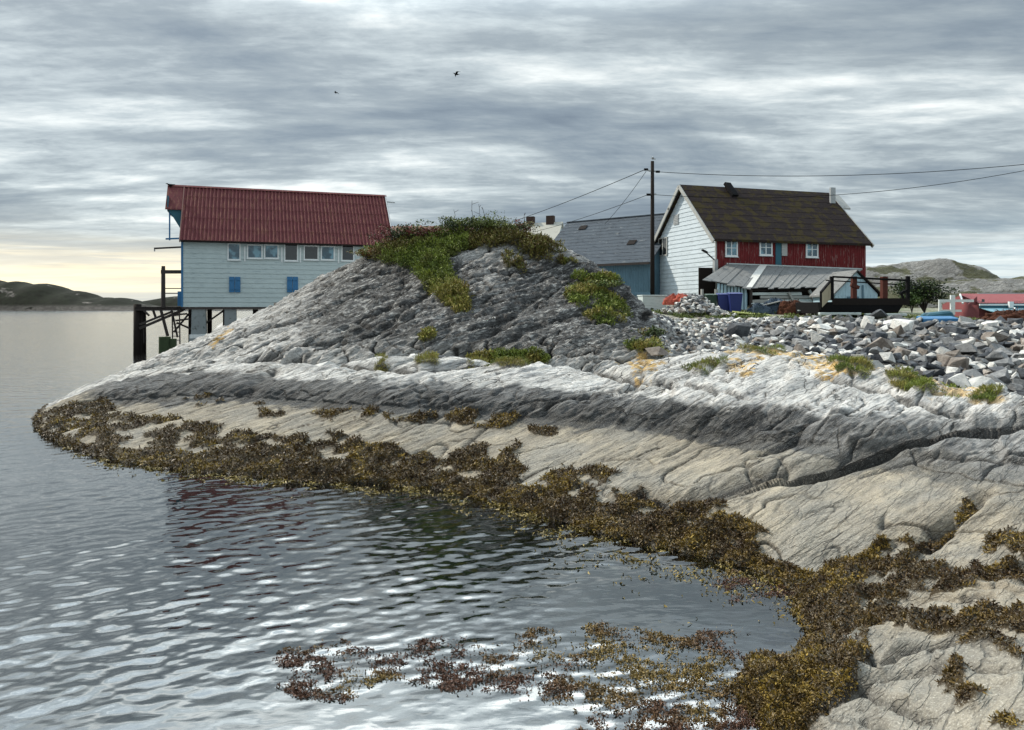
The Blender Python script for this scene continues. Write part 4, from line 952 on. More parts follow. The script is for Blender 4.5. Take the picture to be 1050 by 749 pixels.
# roof in tin sheets: two planes meeting over the middle post
def tin(nm, a, b, c, d, n, mat='tinroof', lab=None):
    """separate overlapping sheets laid side by side"""
    a, b, c, d = map(Vector, (a, b, c, d)); rr = random.Random(5); q = MB()
    for i in range(n):
        s0, s1 = i / n, (i + 1) / n + .004; zj = rr.uniform(0, .05); tr_ = rr.uniform(-.06, .03)
        p = [a.lerp(b, s0), a.lerp(b, s1), d.lerp(c, s1), d.lerp(c, s0)]
        p[0] = p[0].lerp(p[3], tr_); p[1] = p[1].lerp(p[2], tr_)
        up = Vector((0, 0, 1)); q.hexa([v + up * zj for v in p] + [v + up * (zj + .035 + (.02 if j in (1, 2) else 0)) for j, v in enumerate(p)])
    return q.build(nm, M[mat], ls)
k1 = (xm - xl) / (xr - xl); tm_ = Vector((xt0, D_, zt0)).lerp(Vector((xt1, D_, zt1)), k1 * .8)
tin('roof', (xl, -.25, zl_), (xm, -.25, zm_ - .0), tuple(tm_), (xt0, D_, zt0), 6)
tin('roof', (xm + .05, -.25, zm_), (xr, -.25, zr_), (xt1, D_, zt1), (tm_.x + .05, tm_.y, tm_.z), 16)
pl_ = MB(); a = Vector((xm - .55, -.27, zm_ + .1)); b = Vector((xm + .05, -.27, zm_ + .1)); c = tm_ + Vector((.1, 0, .1)); d_ = tm_ + Vector((-.45, 0, .1))
pl_.hexa([a, b, c, d_] + [v + Vector((0, 0, .03)) for v in (a, b, c, d_)]); pl_.build('pale_roof_sheet', M['tinlight'], ls)
MB().bar((xt0, D_ + .03, zt0 + .1), (xt1, D_ + .03, zt1 + .1), .12, .08).build('flashing', M['palewood'], ls)
# back wall in near-black wood: inside shade of the shed put into its colour
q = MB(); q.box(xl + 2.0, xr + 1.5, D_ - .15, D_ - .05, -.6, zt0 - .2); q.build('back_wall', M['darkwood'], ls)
for px, w in ((719.5, .12), (734.0, .16), (769.5, .14)):
    s, _ = lw(px, 300); MB().box(s - w / 2, s + w / 2, -.12, .02, -.6, min(zl_, zm_) + .0).build('post', M['greywood'] if px < 760 else M['wood'], ls)
s0, _ = lw(735.5, 300); s1, _ = lw(766.5, 300)
q = MB(); n = 9
for i in range(n):
    a = s0 + (s1 - s0) * i / n; q.box(a, a + (s1 - s0) / n * .62, -.05, .0, -.5, zl_ - .12 - .35 * i / n)
q.build('board_panel', M['lightblue'], ls)
q = MB(); q.box(s0, s1, .002, .05, -.5, .62 * zl_); q.build('back_panel', M['bluewall'], ls)
s0, _ = lw(771, 300); s1, _ = lw(852, 300); rr = random.Random(9)
zt = zm_ - .12
for i, (za, zbb, a, b, mt) in enumerate(((.98, 1.14, 0, .62, 'palewood'), (.78, .94, .1, 1.0, 'greywood'), (.5, .72, .32, .95, 'palewood'), (.46, .70, 0, .28, 'greywood'), (.16, .40, .0, .9, 'palewood'), (-.2, .1, .05, 1, 'greywood'))):
    q = MB(); xa, xb = s0 + (s1 - s0) * a, s0 + (s1 - s0) * b
    q.hexa([(xa, -.06, za), (xb, -.06, za + rr.uniform(-.04, .08)), (xb, 0, za + rr.uniform(-.02, .04)), (xa, 0, za), (xa, -.06, zbb), (xb, -.06, zbb + rr.uniform(-.04, .08)), (xb, 0, zbb + .05), (xa, 0, zbb)])
    q.build('plank', M[mt], ls)
q = MB()
q.bar((s0 + (s1 - s0) * .44, -.14, zt - .05), (s0 + (s1 - s0) * .56, -.14, .1), .12); q.bar((s0 + (s1 - s0) * .70, -.14, zt + .1), (s0 + (s1 - s0) * .83, -.14, .15), .14); q.build('prop', M['greywood'], ls)
q = MB(); q.box(s0, s1, -.10, .0, zt + .02, zt + .12); q.build('eave_beam', M['darkwood'], ls)

# small blue gable shed
SP = at(855, 43.0, z=3.25); sz = at(907, 43.0, z=0).x - SP.x
sb = empty('gable_shed', SP, R(4), 'small pale blue shed with a pointed gable, behind the dark railed trailer', 'shed')
w_ = sz - .25; zs, za_ = 1.0, 2.25
q = MB(); q.prism([(0.05, -.5), (w_ - .05, -.5), (w_ - .05, zs), (w_ / 2, za_), (.05, zs)], 0, 2.6)
for i in range(13): q.box(.08 + (w_ - .16) * i / 13, .11 + (w_ - .16) * i / 13, -.02, -.001, -.4, zs - .05)
q.build('wall', M['lightblue'], sb)
for s in (0, 1):
    x0 = -.15 if s == 0 else w_ + .2; z0 = zs - .15
    MB().hexa([(x0, -.15, z0), (w_ / 2, -.15, za_ + .02), (w_ / 2, 2.7, za_ + .02), (x0, 2.7, z0), (x0, -.15, z0 + .09), (w_ / 2, -.15, za_ + .11), (w_ / 2, 2.7, za_ + .11), (x0, 2.7, z0 + .09)]).build('roof', M['tinroof'] if s == 0 else M['darkwood'], sb)
q = MB(); q.box(.75, 1.45, -.04, -.021, .15, .85); q.build('shutter', M['bluewall'], sb)
MB().box(w_ * .62, w_ * .66, -.05, -.022, -.4, 1.5).build('batten', M['bluewall'], sb)

# ================================================================== RAILED TRAILER / TIPPING BED
TP = at(845, 37.5, z=2.95)
tr_ = empty('dump_trailer', TP, R(4), 'black steel trailer bed with tall dark railings parked above the rubble bank', 'trailer')
TX = lambda px, Y=37.5: (px - CX) / F * Y - TP.x
TZ = lambda py, Y=37.5: HC - (py - HY) / F * Y - TP.z
x0, x1 = TX(839), TX(926)
q = MB(); q.hexa([(x0 + .05, 0, TZ(322)), (x1 - .1, 0, TZ(321)), (x1 - .1, 2.6, TZ(321)), (x0 + .05, 2.6, TZ(322)), (x0, 0, TZ(310)), (x1 + .3, 0, TZ(309)), (x1 + .3, 2.6, TZ(309)), (x0, 2.6, TZ(310))]); q.build('bed', M['black'], tr_, bevel=.02)
q = MB(); q.box(x0 + .72, TX(936), -.02, .06, TZ(313), TZ(306)); q.build('side_board', M['darkwood'], tr_)
q = MB(); zt = TZ(284)
q.bar((TX(854), 0, zt), (TX(937), .1, TZ(287.5)), .09); q.build('top_rail', M['black'], tr_); q = MB(); q.bar((TX(854) + .85, 2.4, zt - .08), (TX(932) + 1.05, 2.5, TZ(290)), .06); q.build('top_rail', M['black'], tr_)
for px, w, mt in ((854.5, .15, 'black'), (878.5, .22, 'redwood'), (911, .26, 'redwood'), (936, .15, 'black')):
    xx = TX(px); MB().box(xx - w / 2, xx + w / 2, .062, .062 + w, TZ(308), TZ(283.5 if px != 936 else 283)).build('post', M[mt], tr_)
MB().bar((TX(874.5), .1, TZ(292)), (TX(883), .1, TZ(295)), .16).build('bracket', M['redwood'], tr_)
q = MB(); q.bar((TX(927), .1, TZ(301)), (TX(935), .1, TZ(297.5)), .1); q.bar((TX(928), .1, TZ(300)), (TX(932), .1, TZ(309)), .08); q.build('latch_arm', M['black'], tr_)
# slatted tan side wall at the left, sloping down to the front
q = MB(); xa, xb = (839.5 - CX) / F * 36.6 - TP.x, TX(853)
q.hexa([(xa, -.9, TZ(316)), (xa + .06, -.9, TZ(316)), (xb + .02, .1, TZ(306)), (xb - .04, .1, TZ(306)), (xa, -.9, TZ(301)), (xa + .06, -.9, TZ(301)), (xb + .02, .1, TZ(288.5)), (xb - .04, .1, TZ(288.5))])
q.build('slatted_side', M['tan'], tr_)
q = MB()
for t in (.15, .35, .55, .75):
    xx = xa + (xb - xa) * t - .015; yy = -.9 + t * 1.0; z0 = TZ(312) + (TZ(302) - TZ(312)) * t
    q.box(xx - .03, xx + .0, yy - .05, yy + .05, z0, z0 + .32)
q.build('slat_gap', M['darkwood'], tr_)
q = MB(); q.bar((xa + .02, -.9, TZ(300.5)), (xb, .1, TZ(288)), .09); q.bar((xa + .02, -.9, TZ(318)), (xa + .02, -.9, TZ(300)), .08); q.build('side_frame', M['black'], tr_)
for xx in (TX(862), TX(905)):
    w = MB(); w.tube((xx, .25, TZ(325)), (xx, .5, TZ(325)), .3, .3, 16); w.build('wheel', M['black'], tr_)
for i, (a, b, yy, zz__, lab) in enumerate(((841, 884, -1.1, 321.0, 'long pale timber beam lying under the left end of the black trailer'), (889, 931, -1.0, 322.0, 'long pale timber beam lying under the right end of the black trailer'))):
    Yb = 37.5 + yy; p = at(a, Yb, zz__ + 2.2); ln = (b - a) / F * Yb
    o_ = MB().box(0, ln, 0, .25, 0, .12).build('timber_beam', M['palewood'], None, bevel=.015); o_.location = p; o_.rotation_euler = (0, 0, R(2))
    tag(o_, lab, 'beam', 'timber beams under the trailer')

# ================================================================== YARD CLUTTER
def bin_(px, Y, pyb, h, w, mat, lab):
    p = at(px, Y, pyb); t = empty('wheelie_bin', p, R(-6), lab, 'bin', 'bins by the shed')
    q = MB(); q.hexa([(-w * .38, -w * .38, .04), (w * .38, -w * .38, .04), (w * .38, w * .38, .04), (-w * .38, w * .38, .04), (-w / 2, -w / 2, h * .92), (w / 2, -w / 2, h * .92), (w / 2, w / 2, h * .92), (-w / 2, w / 2, h * .92)])
    q.build('body', M[mat], t, bevel=.02)
    q = MB(); q.hexa([(-w * .54, -w * .56, h * .925), (w * .54, -w * .56, h * .925), (w * .54, w * .56, h * .925), (-w * .54, w * .56, h * .925), (-w * .5, -w * .48, h * .97), (w * .5, -w * .48, h * .97), (w * .5, w * .5, h * 1.03), (-w * .5, w * .5, h * 1.03)]); q.build('lid', M[mat], t, bevel=.015)
    for s in (-1, 1): MB().tube((s * w * .3, w * .42, .10), (s * w * .42, w * .42, .10), .10, n=10).build('wheel', M['black'], t)
    MB().bar((-w * .4, w * .6, h * .95), (w * .4, w * .6, h * .95), .04).build('handle', M['black'], t)
bin_(729.0, 42.6, 320.5, 1.02, .62, 'bingreen', 'dark green wheelie bin at the open end of the lean-to')
bin_(741.5, 42.4, 320.5, 1.05, .66, 'binblue', 'darker blue wheelie bin, between the green bin and the brighter blue bin')
bin_(753.5, 41.9, 321.0, 1.10, .72, 'binblue', 'blue wheelie bin rightmost beside the upright blue boards')
def heap(name, px, Y, pyb, w, h, mat, lab, cat, seed, d_=None, strands=120):
    """lumpy heap wrapped in loose strands"""
    r = np.random.default_rng(seed); p = at(px, Y, pyb); nu, nv = 28, 12
    uu, vv = np.meshgrid(np.linspace(0, 2 * np.pi, nu, endpoint=False), np.linspace(0, np.pi / 2, nv)); uu = uu.ravel(); vv = vv.ravel()
    d_ = d_ or w * .5
    B = np.stack([np.cos(uu) * np.cos(vv) * w / 2, np.sin(uu) * np.cos(vv) * d_ / 2, np.sin(vv) * h], -1)
    B *= (1 + .45 * fbm(B + seed * 3.1, 2.2, 4))[:, None]; B[:, 2] -= .05
    fcs = []
    for j in range(nv - 1):
        for i in range(nu): fcs.append((j * nu + i, j * nu + (i + 1) % nu, (j + 1) * nu + (i + 1) % nu, (j + 1) * nu + i))
    V = [B]; n0 = len(B); allf = [np.array(fcs)]
    for k_ in range(strands):
        i = r.integers(0, len(B)); c = B[i] * 1.02; dr = r.normal(size=3) * [1, .5, .5]; dr /= np.linalg.norm(dr); l_ = r.uniform(.12, .4) * w * .35
        side = np.cross(dr, [0, 0, 1]) * .018; pts = []
        for t in (0, .5, 1): q_ = c + dr * l_ * (t - .5) + np.array([0, 0, .05 * np.sin(t * 3.1)]); pts += [q_ - side, q_ + side]
        V.append(np.array(pts)); allf.append(np.array([[0, 1, 3, 2], [2, 3, 5, 4]]) + n0); n0 += 6
    me = np_mesh(name, np.concatenate(V), np.concatenate(allf), False)
    o = link_mesh(name, me, M[mat]); o.location = p; return tag(o, lab, cat)
heap('net_heap', 778.5, 41.2, 322, 1.3, .62, 'netdark', 'blue grey heap of fishing net, left of the wider heap by the lean-to', 'net', 3)
heap('net_heap', 795, 41.6, 322, 1.7, .85, 'netdark', 'wider blue grey heap of fishing net in the middle of the yard heaps', 'net', 4)
heap('net_heap', 812, 41.0, 322, 1.5, .75, 'netbrown', 'rust brown heap of net beside the blue grey heaps', 'net', 5)
heap('net_heap', 1040, 36, 334, 3.6, .75, 'netbrown', 'tangle of reddish brown rope and net below the faded red roof', 'net', 8, d_=1.4, strands=260)
heap('rope_bundle', 690.0, 43.2, 312, 1.1, .62, 'orange', 'orange net bundle lying on the gravel below the white gable', 'rope', 6, strands=80)
heap('rope_bundle', 702.0, 43.0, 309, 1.5, .42, 'orange', 'flatter orange net bundle stretched out right of the other orange one', 'rope', 7, strands=80)
o_ = MB(); o_.box(-.72, .72, -.5, .5, 0, .95); o_.box(-.76, .76, -.54, .54, .953, 1.02); o_ = o_.build('storage_box', M['palewood'], None, bevel=.02); o_.location = at(668.5, 45, z=3.2); o_.rotation_euler = (0, 0, R(8)); tag(o_, 'white wooden box at the foot of the white gable', 'box')
o_ = MB(); o_.box(-.62, .62, -.4, .4, 0, .9)
for i in range(4): o_.box(-.64, .64, -.43, -.402, .06 + i * .22, .2 + i * .22)
o_ = o_.build('crate', M['bluewall'], None, bevel=.01); o_.location = at(655, 47, z=3.5); tag(o_, 'blue grey crate by the barn wall left of the power pole', 'crate')
# planks lying in the yard
rr = random.Random(4)
for i, (pa, ya, pb, yb, Y, w, mt, lab) in enumerate(((771, 311.5, 850, 313.5, 41.8, .25, 'palewood', 'longest pale plank lying across the net heaps'), (764, 318, 800, 309, 41.5, .22, 'greywood', 'grey plank leaning left of the net heaps'),
    (822, 313, 842, 321, 40.5, .9, 'palewood', 'broad pale boat board sloping down beside the trailer'), (788, 307.5, 838, 311, 42.2, .18, 'greywood', 'narrow grey plank above the longest pale plank'), (818, 318.5, 842, 322, 39.8, .5, 'palewood', 'low pale board on the ground just left of the trailer'))):
    a = at(pa, Y, ya); b = at(pb, Y - .3, yb)
    o_ = MB().bar((0, 0, 0), tuple(b - a), w, .06).build('plank', M[mt], None, bevel=.01); o_.location = a; tag(o_, lab, 'plank', 'planks in the yard')
o_ = MB(); o_.box(0, 1.9, 0, 1.2, 0, .07); o_ = o_.build('green_tarp', paint('yellow_green_tarp', (.24, .27, .07), (.14, .16, .05)), None, bevel=.02); o_.location = at(757, 39.8, 322); o_.rotation_euler = (R(4), R(5), 0); tag(o_, 'yellowish green board lying flat on the yard edge beside the bins', 'board')

# far right: red-roofed boathouse with a blue lean-to
rb = empty('red_boathouse', at(1004, 52, z=2.6), R(-3), 'low boathouse with a faded red roof and a blue lean-to roof at the right edge', 'boathouse')
RX = lambda px, Y=52.0: (px - CX) / F * Y - at(1004, 52, z=0).x
RZ = lambda py, Y=52.0: HC - (py - HY) / F * Y - 2.6
xe = RX(1130)
q = MB(); q.box(.05, xe, 0.1, 5, -1.2, RZ(312)); q.prism_x([(.1, RZ(312)), (5, RZ(312)), (2.5, RZ(302.5, 54))], .05, xe); q.build('wall', M['pinkroof'], rb)
corrugated((-.15, -.15, RZ(311.5)), (xe, -.15, RZ(311.5)), (xe, 2.5, RZ(301.6, 54)), (-.15, 2.5, RZ(301.6, 54)), 'pinkroof', 'roof', rb, n=40, amp=.015, courses=1)
MB().bar((RX(987), -.1, RZ(312) + .05), (-.02, 2.4, RZ(302, 54)), .1).build('verge_board', M['whitepaint'], rb)
q = MB(); q.prism([(RX(994), RZ(313)), (-.02, RZ(313)), (-.02, RZ(304))], .2, .3); q.build('gable_board', M['pinkroof'], rb)
MB().bar((-.2, -.2, RZ(301, 52)), (xe, 2.2, RZ(300.5, 52)), .07).build('ridge_cap', M['metal'], rb)
MB().box(-.1, xe, -.27, -.16, RZ(313.6), RZ(311.8)).build('fascia', M['whitepaint'], rb)
MB().box(-.05, xe, -.22, -.1, RZ(316.2), RZ(313.7)).build('upper_wall', M['tealdark'], rb)
q = MB(); q.hexa([(.1, -3.2, RZ(325.5, 49)), (xe, -3.2, RZ(325, 49)), (xe, -.24, RZ(316.6)), (.0, -.24, RZ(316.6)), (.1, -3.2, RZ(324.8, 49)), (xe, -3.2, RZ(324.4, 49)), (xe, -.24, RZ(316)), (.0, -.24, RZ(316))]); q.build('lean_to_roof', M['tealroof'], rb)
MB().box(.1, xe, -3.3, -3.21, RZ(326.6, 49), RZ(325.2, 49)).build('eave_board', M['palewood'], rb)
MB().box(RX(1030), RX(1034), -.5, -.28, RZ(316), RZ(309.5)).build('chimney', M['whitepaint'], rb)
MB().box(.02, .2, -.30, -.28, RZ(310), RZ(307)).build('window', M['darkglass'], rb)
MB().bar((RX(1034), -.6, RZ(316)), (RX(1040, 49), -3.1, RZ(324, 49)), .09).build('roof_batten', M['palewood'], rb)
# white frame leaning, blue sheet, orange block
o_ = MB(); o_.box(0, 1.85, 0, .08, .52, .66); o_.box(0, 1.2, 0, .08, 0, .12); o_.box(0, .12, 0, .08, .12, .52); o_.box(.62, .85, -.01, .09, -.15, .9)
o_ = o_.build('window_frame', M['whitepaint']); o_.location = at(963, 40.5, z=at(963, 40.5, 320).z); tag(o_, 'old white window frame standing among the stones left of the faded red roof', 'window frame')
o_ = MB(); o_.hexa([(0, 0, 0), (1.7, .1, .02), (1.8, 1.0, .1), (.1, .9, .1), (0, 0, .3), (1.7, .1, .32), (1.75, .9, .42), (.1, .8, .42)]); o_ = o_.build('blue_box', M['bluetrim'], None, bevel=.03); o_.location = at(947, 34, z=at(947, 34, 334).z); tag(o_, 'blue fish box half buried in the top of the rubble bank', 'box')
o_ = MB(); o_.hexa([(0, 0, 0), (2.0, .1, .0), (2.0, 1.2, .1), (0, 1.2, .1), (.15, .1, .55), (1.6, .15, .75), (1.6, 1.1, .75), (.2, 1.1, .6)]); o_ = o_.build('upturned_boat', M['tealdark'], None, bevel=.12); o_.scale = (.8, .8, .7); o_.location = at(951, 37, z=at(951, 37, 330).z); tag(o_, 'dark teal upturned dinghy behind the blue box', 'boat')

# ================================================================== POWER POLE AND LINES
pp = at(669, 47.0, z=3.0)
po = empty('power_pole', pp, 0, 'tall dark wooden power pole standing in front of the white gable', 'power pole')
PZ = lambda py: HC - (py - HY) / F * 47.0 - 3.0
zt = PZ(165.5); MB().tube((0, 0, -.5), (0, 0, zt), .15, .105, 12).build('shaft', M['darkwood'], po, smooth=True)
PXm = lambda px: (px - 669) / F * 47.0
for (a, b) in (((PXm(661.5), PZ(174)), (-.05, PZ(176))), ((.05, PZ(175.5)), (PXm(674), PZ(176.5))), ((PXm(665), PZ(199.5)), (PXm(673), PZ(199.5)))):
    MB().bar((a[0], 0, a[1]), (b[0], 0, b[1]), .09).build('bracket', M['metal'], po)
for px, py in ((662.5, 174), (674.5, 176.3), (665, 199.8)): MB().tube((PXm(px) - .12, 0, PZ(py)), (PXm(px) + .12, 0, PZ(py)), .075, n=8).build('insulator', M['black'], po)
def cable(a, b, sag, lab, r=.018, n=24):
    a = Vector(a); b = Vector(b); pts = [a.lerp(b, i / n) - Vector((0, 0, sag * 4 * (i / n) * (1 - i / n))) for i in range(n + 1)]
    q = MB()
    base = 0
    for i in range(n + 1):
        d = (pts[min(i + 1, n)] - pts[max(i - 1, 0)]).normalized(); s1 = d.cross(Vector((0, 0, 1))).normalized(); s2 = s1.cross(d)
        for k in range(5):
            t = 2 * math.pi * k / 5; q.v.append(tuple(pts[i] - a + s1 * r * math.cos(t) + s2 * r * math.sin(t)))
    for i in range(n):
        for k in range(5): q.f.append((i * 5 + k, i * 5 + (k + 1) % 5, i * 5 + 5 + (k + 1) % 5, i * 5 + 5 + k))
    o = q.build('power_line', M['black']); o.location = a; return tag(o, lab, 'cable', 'cables from the pole')
cable(at(661.5, 47, 174), at(440, 95, 250), .6, 'cable running from the pole top down to the left behind the knoll', .022)
cable(at(662.5, 47, 176), at(620, 62, 230), .15, 'steep cable from the pole top down to the slate barn roof', .016)
cable(at(664.5, 47, 199.8), at(500, 92, 246), .5, 'lower cable running left from the middle of the pole', .018)
cable(at(674.5, 47, 176.4), at(1110, 40, 162.5), .55, 'cable running right from the pole top to the edge of the sky', .018)
cable(at(673, 47, 200), at(1110, 41, 163.0), .9, 'lower cable crossing above the mossy roof to the right', .016)

# ================================================================== GULLS
def gull(loc, rz, pose, lab, s=1.0, mat='metal'):
    q = MB(); V = []
    # lofted body along x: beak (+x) to tail
    secs = [(-.26, .012, .015, .03), (-.18, .03, .025, .01), (-.06, .06, .06, 0), (.06, .065, .07, .0), (.14, .045, .05, .035), (.19, .034, .036, .075), (.235, .026, .026, .08), (.26, .008, .010, .074), (.30, .003, .004, .068)]
    n = 8
    for (x, w, h, z) in secs:
        for k in range(n): t = 2 * math.pi * k / n; q.v.append((x, w * math.cos(t), z + h * math.sin(t)))
    for i in range(len(secs) - 1):
        for k in range(n): q.f.append((i * n + k, i * n + (k + 1) % n, i * n + n + (k + 1) % n, i * n + n + k))
    q.f.append(tuple(range(n))); q.f.append(tuple(range((len(secs) - 1) * n, len(secs) * n)))
    if pose == 'fly':
        for s_ in (-1, 1):
            P = [(.10, 0, .03), (.09, .22 * s_, .15), (.02, .46 * s_, .11), (-.12, .72 * s_, .02)]; Q = [(-.08, 0, .03), (-.08, .22 * s_, .14), (-.10, .44 * s_, .10), (-.14, .70 * s_, .02)]
            for i in range(3):
                a, b, c, d = Vector(P[i]), Vector(P[i + 1]), Vector(Q[i + 1]), Vector(Q[i]); up = Vector((0, 0, .012))
                q.hexa([a, b, c, d, a + up, b + up, c + up, d + up])
    else:
        for s_ in (-1, 1): q.hexa([(-.24, .02 * s_, .0), (.08, .065 * s_, -.02), (.08, .075 * s_, -.02), (-.24, .03 * s_, .0), (-.24, .02 * s_, .05), (.08, .05 * s_, .06), (.08, .062 * s_, .06), (-.24, .03 * s_, .05)]); q.bar((0, .025 * s_, -.05), (.01, .025 * s_, -.17), .012)
    o = q.build('gull', M[mat], None, smooth=True); o.location = loc; o.rotation_euler = (0, 0, rz); o.scale = (s, s, s); return tag(o, lab, 'bird')
gull(at(468, 62, 76.5), R(200), 'fly', 'gull gliding high in the sky above the middle of the knoll', 1.0, 'black')
gull(at(344.5, 90, 95.5), R(170), 'fly', 'tiny distant gull flying high above the red boathouse roof', .9, 'black')
gull(at(175, 59.0, 190.0), R(190), 'sit', 'gull perched on the seaward end of the red boathouse roof', 1.3, 'black')
gull(at(669.7, 47, 163.2), R(160), 'fly', 'gull landing with raised wings on top of the power pole', .62, 'metal')

# ================================================================== FAR HILLS
def hill(name, pts, Y0, depth, zbase, seed, mat, nx=260, ny=60, rugged=.10, px_pad=0):
    """ridge whose crest follows (px, py) at distance Y0; rounded rock with real depth"""
    k_ = np.array(pts, float); px = np.linspace(k_[0, 0], k_[-1, 0], nx); cz = gsm(np.interp(px, k_[:, 0], HC - (k_[:, 1] - HY) / F * Y0), 3)
    v = np.linspace(-1, 1, ny); prof = np.clip(1 - np.abs(v) ** 2.2, 0, 1)
    X = (px - CX)[None, :] / F * Y0 * np.ones((ny, 1)); Yg = Y0 + v[:, None] * depth + np.zeros_like(X)
    Z = zbase + (cz[None, :] - zbase) * prof[:, None]
    P = np.stack([X, Yg, Z], -1).reshape(-1, 3); hgt = (P[:, 2] - zbase)
    end_ = sstep(np.minimum(np.arange(nx), np.arange(nx)[::-1]), 0, nx * .05); P[:, 2] = zbase + (P[:, 2] - zbase) * np.tile(end_, ny)
    s = rugged * Y0 * .12
    P[:, 2] += s * (fbm(P + seed, 6.0 / Y0 * 2.2, 5, .55) + .6 * (fbm(P * [1, 1, 2.5] + seed * 2, 14.0 / Y0, 4, .6, ridge=True) - .5)) * np.clip(hgt / (hgt.max() + .01) * 3, 0, 1)
    o = link_mesh(name, np_mesh(name, P, grid_faces(ny, nx), True), mat); return tag(o, kind='structure')
def hill_mat(name, green, rock, thr, scale):
    m = bpy.data.materials.new(name); m.use_nodes = True; T = NT(m.node_tree); b = T.n['Principled BSDF']
    tcn = T.add('ShaderNodeTexCoord'); P = tcn.outputs['Object']; sx = T.add('ShaderNodeSeparateXYZ'); T.set(sx.inputs[0], P)
    n = T.noise(T.mapping(P, scale=(1, 1, 2)), scale, 5, .65); n2 = T.noise(P, scale * 4, 4, .6)
    lowz = T.smooth(sx.outputs[2], 13, 5)
    f = T.math('ADD', T.smooth(n, thr, thr + .05), T.math('MULTIPLY', lowz, T.smooth(n2, .3, .55)), clamp=True)
    g = T.mix(T.smooth(n2, .4, .6), green, tuple(c * 1.9 for c in green)); r = T.mix(T.smooth(n2, .38, .6), rock, tuple(c * .35 for c in rock))
    T.set(b.inputs['Base Color'], T.mix(f, g, r)); b.inputs['Roughness'].default_value = .95; b.inputs['Specular IOR Level'].default_value = .1
    T.set(b.inputs['Normal'], T.bump(n2, .8, .6)); return m
MI = hill_mat('island_heath', (.004, .006, .003), (.14, .13, .12), .62, .022)
hill('hill', [(-330, 312), (-250, 296), (-150, 290), (-60, 296), (-20, 292), (0, 286.5), (4, 290), (14, 290), (20, 287.5), (30, 292), (48, 291), (58, 293), (68, 297), (72, 299), (84, 299), (93, 302), (98, 306), (110, 305.5), (118, 307), (124, 305), (135, 308), (142, 311), (150, 313), (175, 315)], 1500, 120, -2, 3.3, MI, nx=420, rugged=.02)
hill('hill', [(90, 318), (118, 315), (140, 311), (160, 308), (172, 305.5), (186, 303.5), (200, 303), (230, 306), (262, 311), (300, 316.5)], 1900, 120, -2, 8.1, MI, rugged=.015)
hill('hill', [(640, 317), (700, 300), (800, 282), (870, 275), (885, 274), (905, 272), (925, 271), (945, 268.5), (962, 268), (978, 269.5), (990, 273), (1002, 280), (1010, 286), (1030, 293), (1080, 300)], 118, 13, 2.6, 5.5, MFAR, nx=520, ny=90, rugged=.065)
hill('hill', [(820, 316), (860, 300), (900, 296), (940, 293), (975, 290), (1000, 288), (1030, 286), (1060, 284), (1120, 283), (1250, 290), (1400, 305)], 88, 9, 2.6, 15.5, MFAR, nx=520, ny=90, rugged=.06)

# ================================================================== RUBBLE BANK
from mathutils.bvhtree import BVHTree
def ground_z(X, Y, srow=None):
    """height of the shore sheet under (X, Y) - nearest grid point"""
    px = X / Y * F + CX; c = np.clip(np.searchsorted(PXc, px), 1, NC - 1); c = c - (np.abs(PXc[c - 1] - px) < np.abs(PXc[c] - px))
    colY = GY[:, c]; r = np.argmin(np.abs(colY - Y), axis=0) if colY.ndim > 1 else int(np.argmin(np.abs(colY - Y)))
    return G1[r, c, 2]
def stone_mesh(seed):
    r = random.Random(seed); bm = bmesh.new()
    ax = (r.uniform(.75, 1.1), r.uniform(.6, .95), r.uniform(.45, .8))
    for _ in range(11):
        v = Vector((r.gauss(0, 1), r.gauss(0, 1), r.gauss(0, 1))).normalized(); k = .5 * r.uniform(.75, 1.12)
        bm.verts.new((v.x * ax[0] * k * 1.15, v.y * ax[1] * k * 1.15, v.z * ax[2] * k * 1.15))
    res = bmesh.ops.convex_hull(bm, input=list(bm.verts))
    bmesh.ops.delete(bm, geom=[e for e in res['geom_interior'] if isinstance(e, bmesh.types.BMVert)], context='VERTS')
    bmesh.ops.dissolve_limit(bm, angle_limit=R(10), verts=list(bm.verts), edges=list(bm.edges))
    bmesh.ops.bevel(bm, geom=list(bm.edges), offset=.010, segments=1, affect='EDGES', clamp_overlap=True)
    bmesh.ops.triangulate(bm, faces=list(bm.faces))
    me = bpy.data.meshes.new('boulder'); bm.to_mesh(me); bm.free(); return me
def stone_mat(name, c1, c2):
    m = bpy.data.materials.new(name); m.use_nodes = True; T = NT(m.node_tree); b = T.n['Principled BSDF']
    tcn = T.add('ShaderNodeTexCoord'); oi = T.add('ShaderNodeObjectInfo'); ad = T.add('ShaderNodeVectorMath', operation='ADD'); T.set(ad.inputs[0], tcn.outputs['Object']); T.set(ad.inputs[1], oi.outputs['Location'])
    n = T.noise(ad.outputs[0], 3.5, 5, .65); n2 = T.noise(ad.outputs[0], 16, 3, .6)
    c = T.mix(T.smooth(n, .38, .62), c1, c2); c = T.mix(T.math('MULTIPLY', T.smooth(n2, .5, .66), .5), c, tuple(q * .45 for q in c1))
    c = T.mix(T.math('MULTIPLY_ADD', oi.outputs['Random'], .6, 0.0), c, tuple(q * .55 for q in c1))
    T.set(b.inputs['Base Color'], c); b.inputs['Roughness'].default_value = .85; b.inputs['Specular IOR Level'].default_value = .25
    T.set(b.inputs['Normal'], T.bump(T.math('ADD', n, T.math('MULTIPLY', n2, .3)), .9, .05)); return m
SM = {'pale grey': stone_mat('pale_stone', (.50, .50, .48), (.66, .66, .63)), 'grey': stone_mat('grey_stone', (.17, .175, .18), (.28, .285, .285)),
      'dark grey': stone_mat('dark_stone', (.05, .056, .066), (.10, .108, .12)), 'brownish': stone_mat('brown_stone', (.17, .145, .125), (.30, .27, .24))}
smesh = [stone_mesh(100 + i) for i in range(14)]
protos = {}
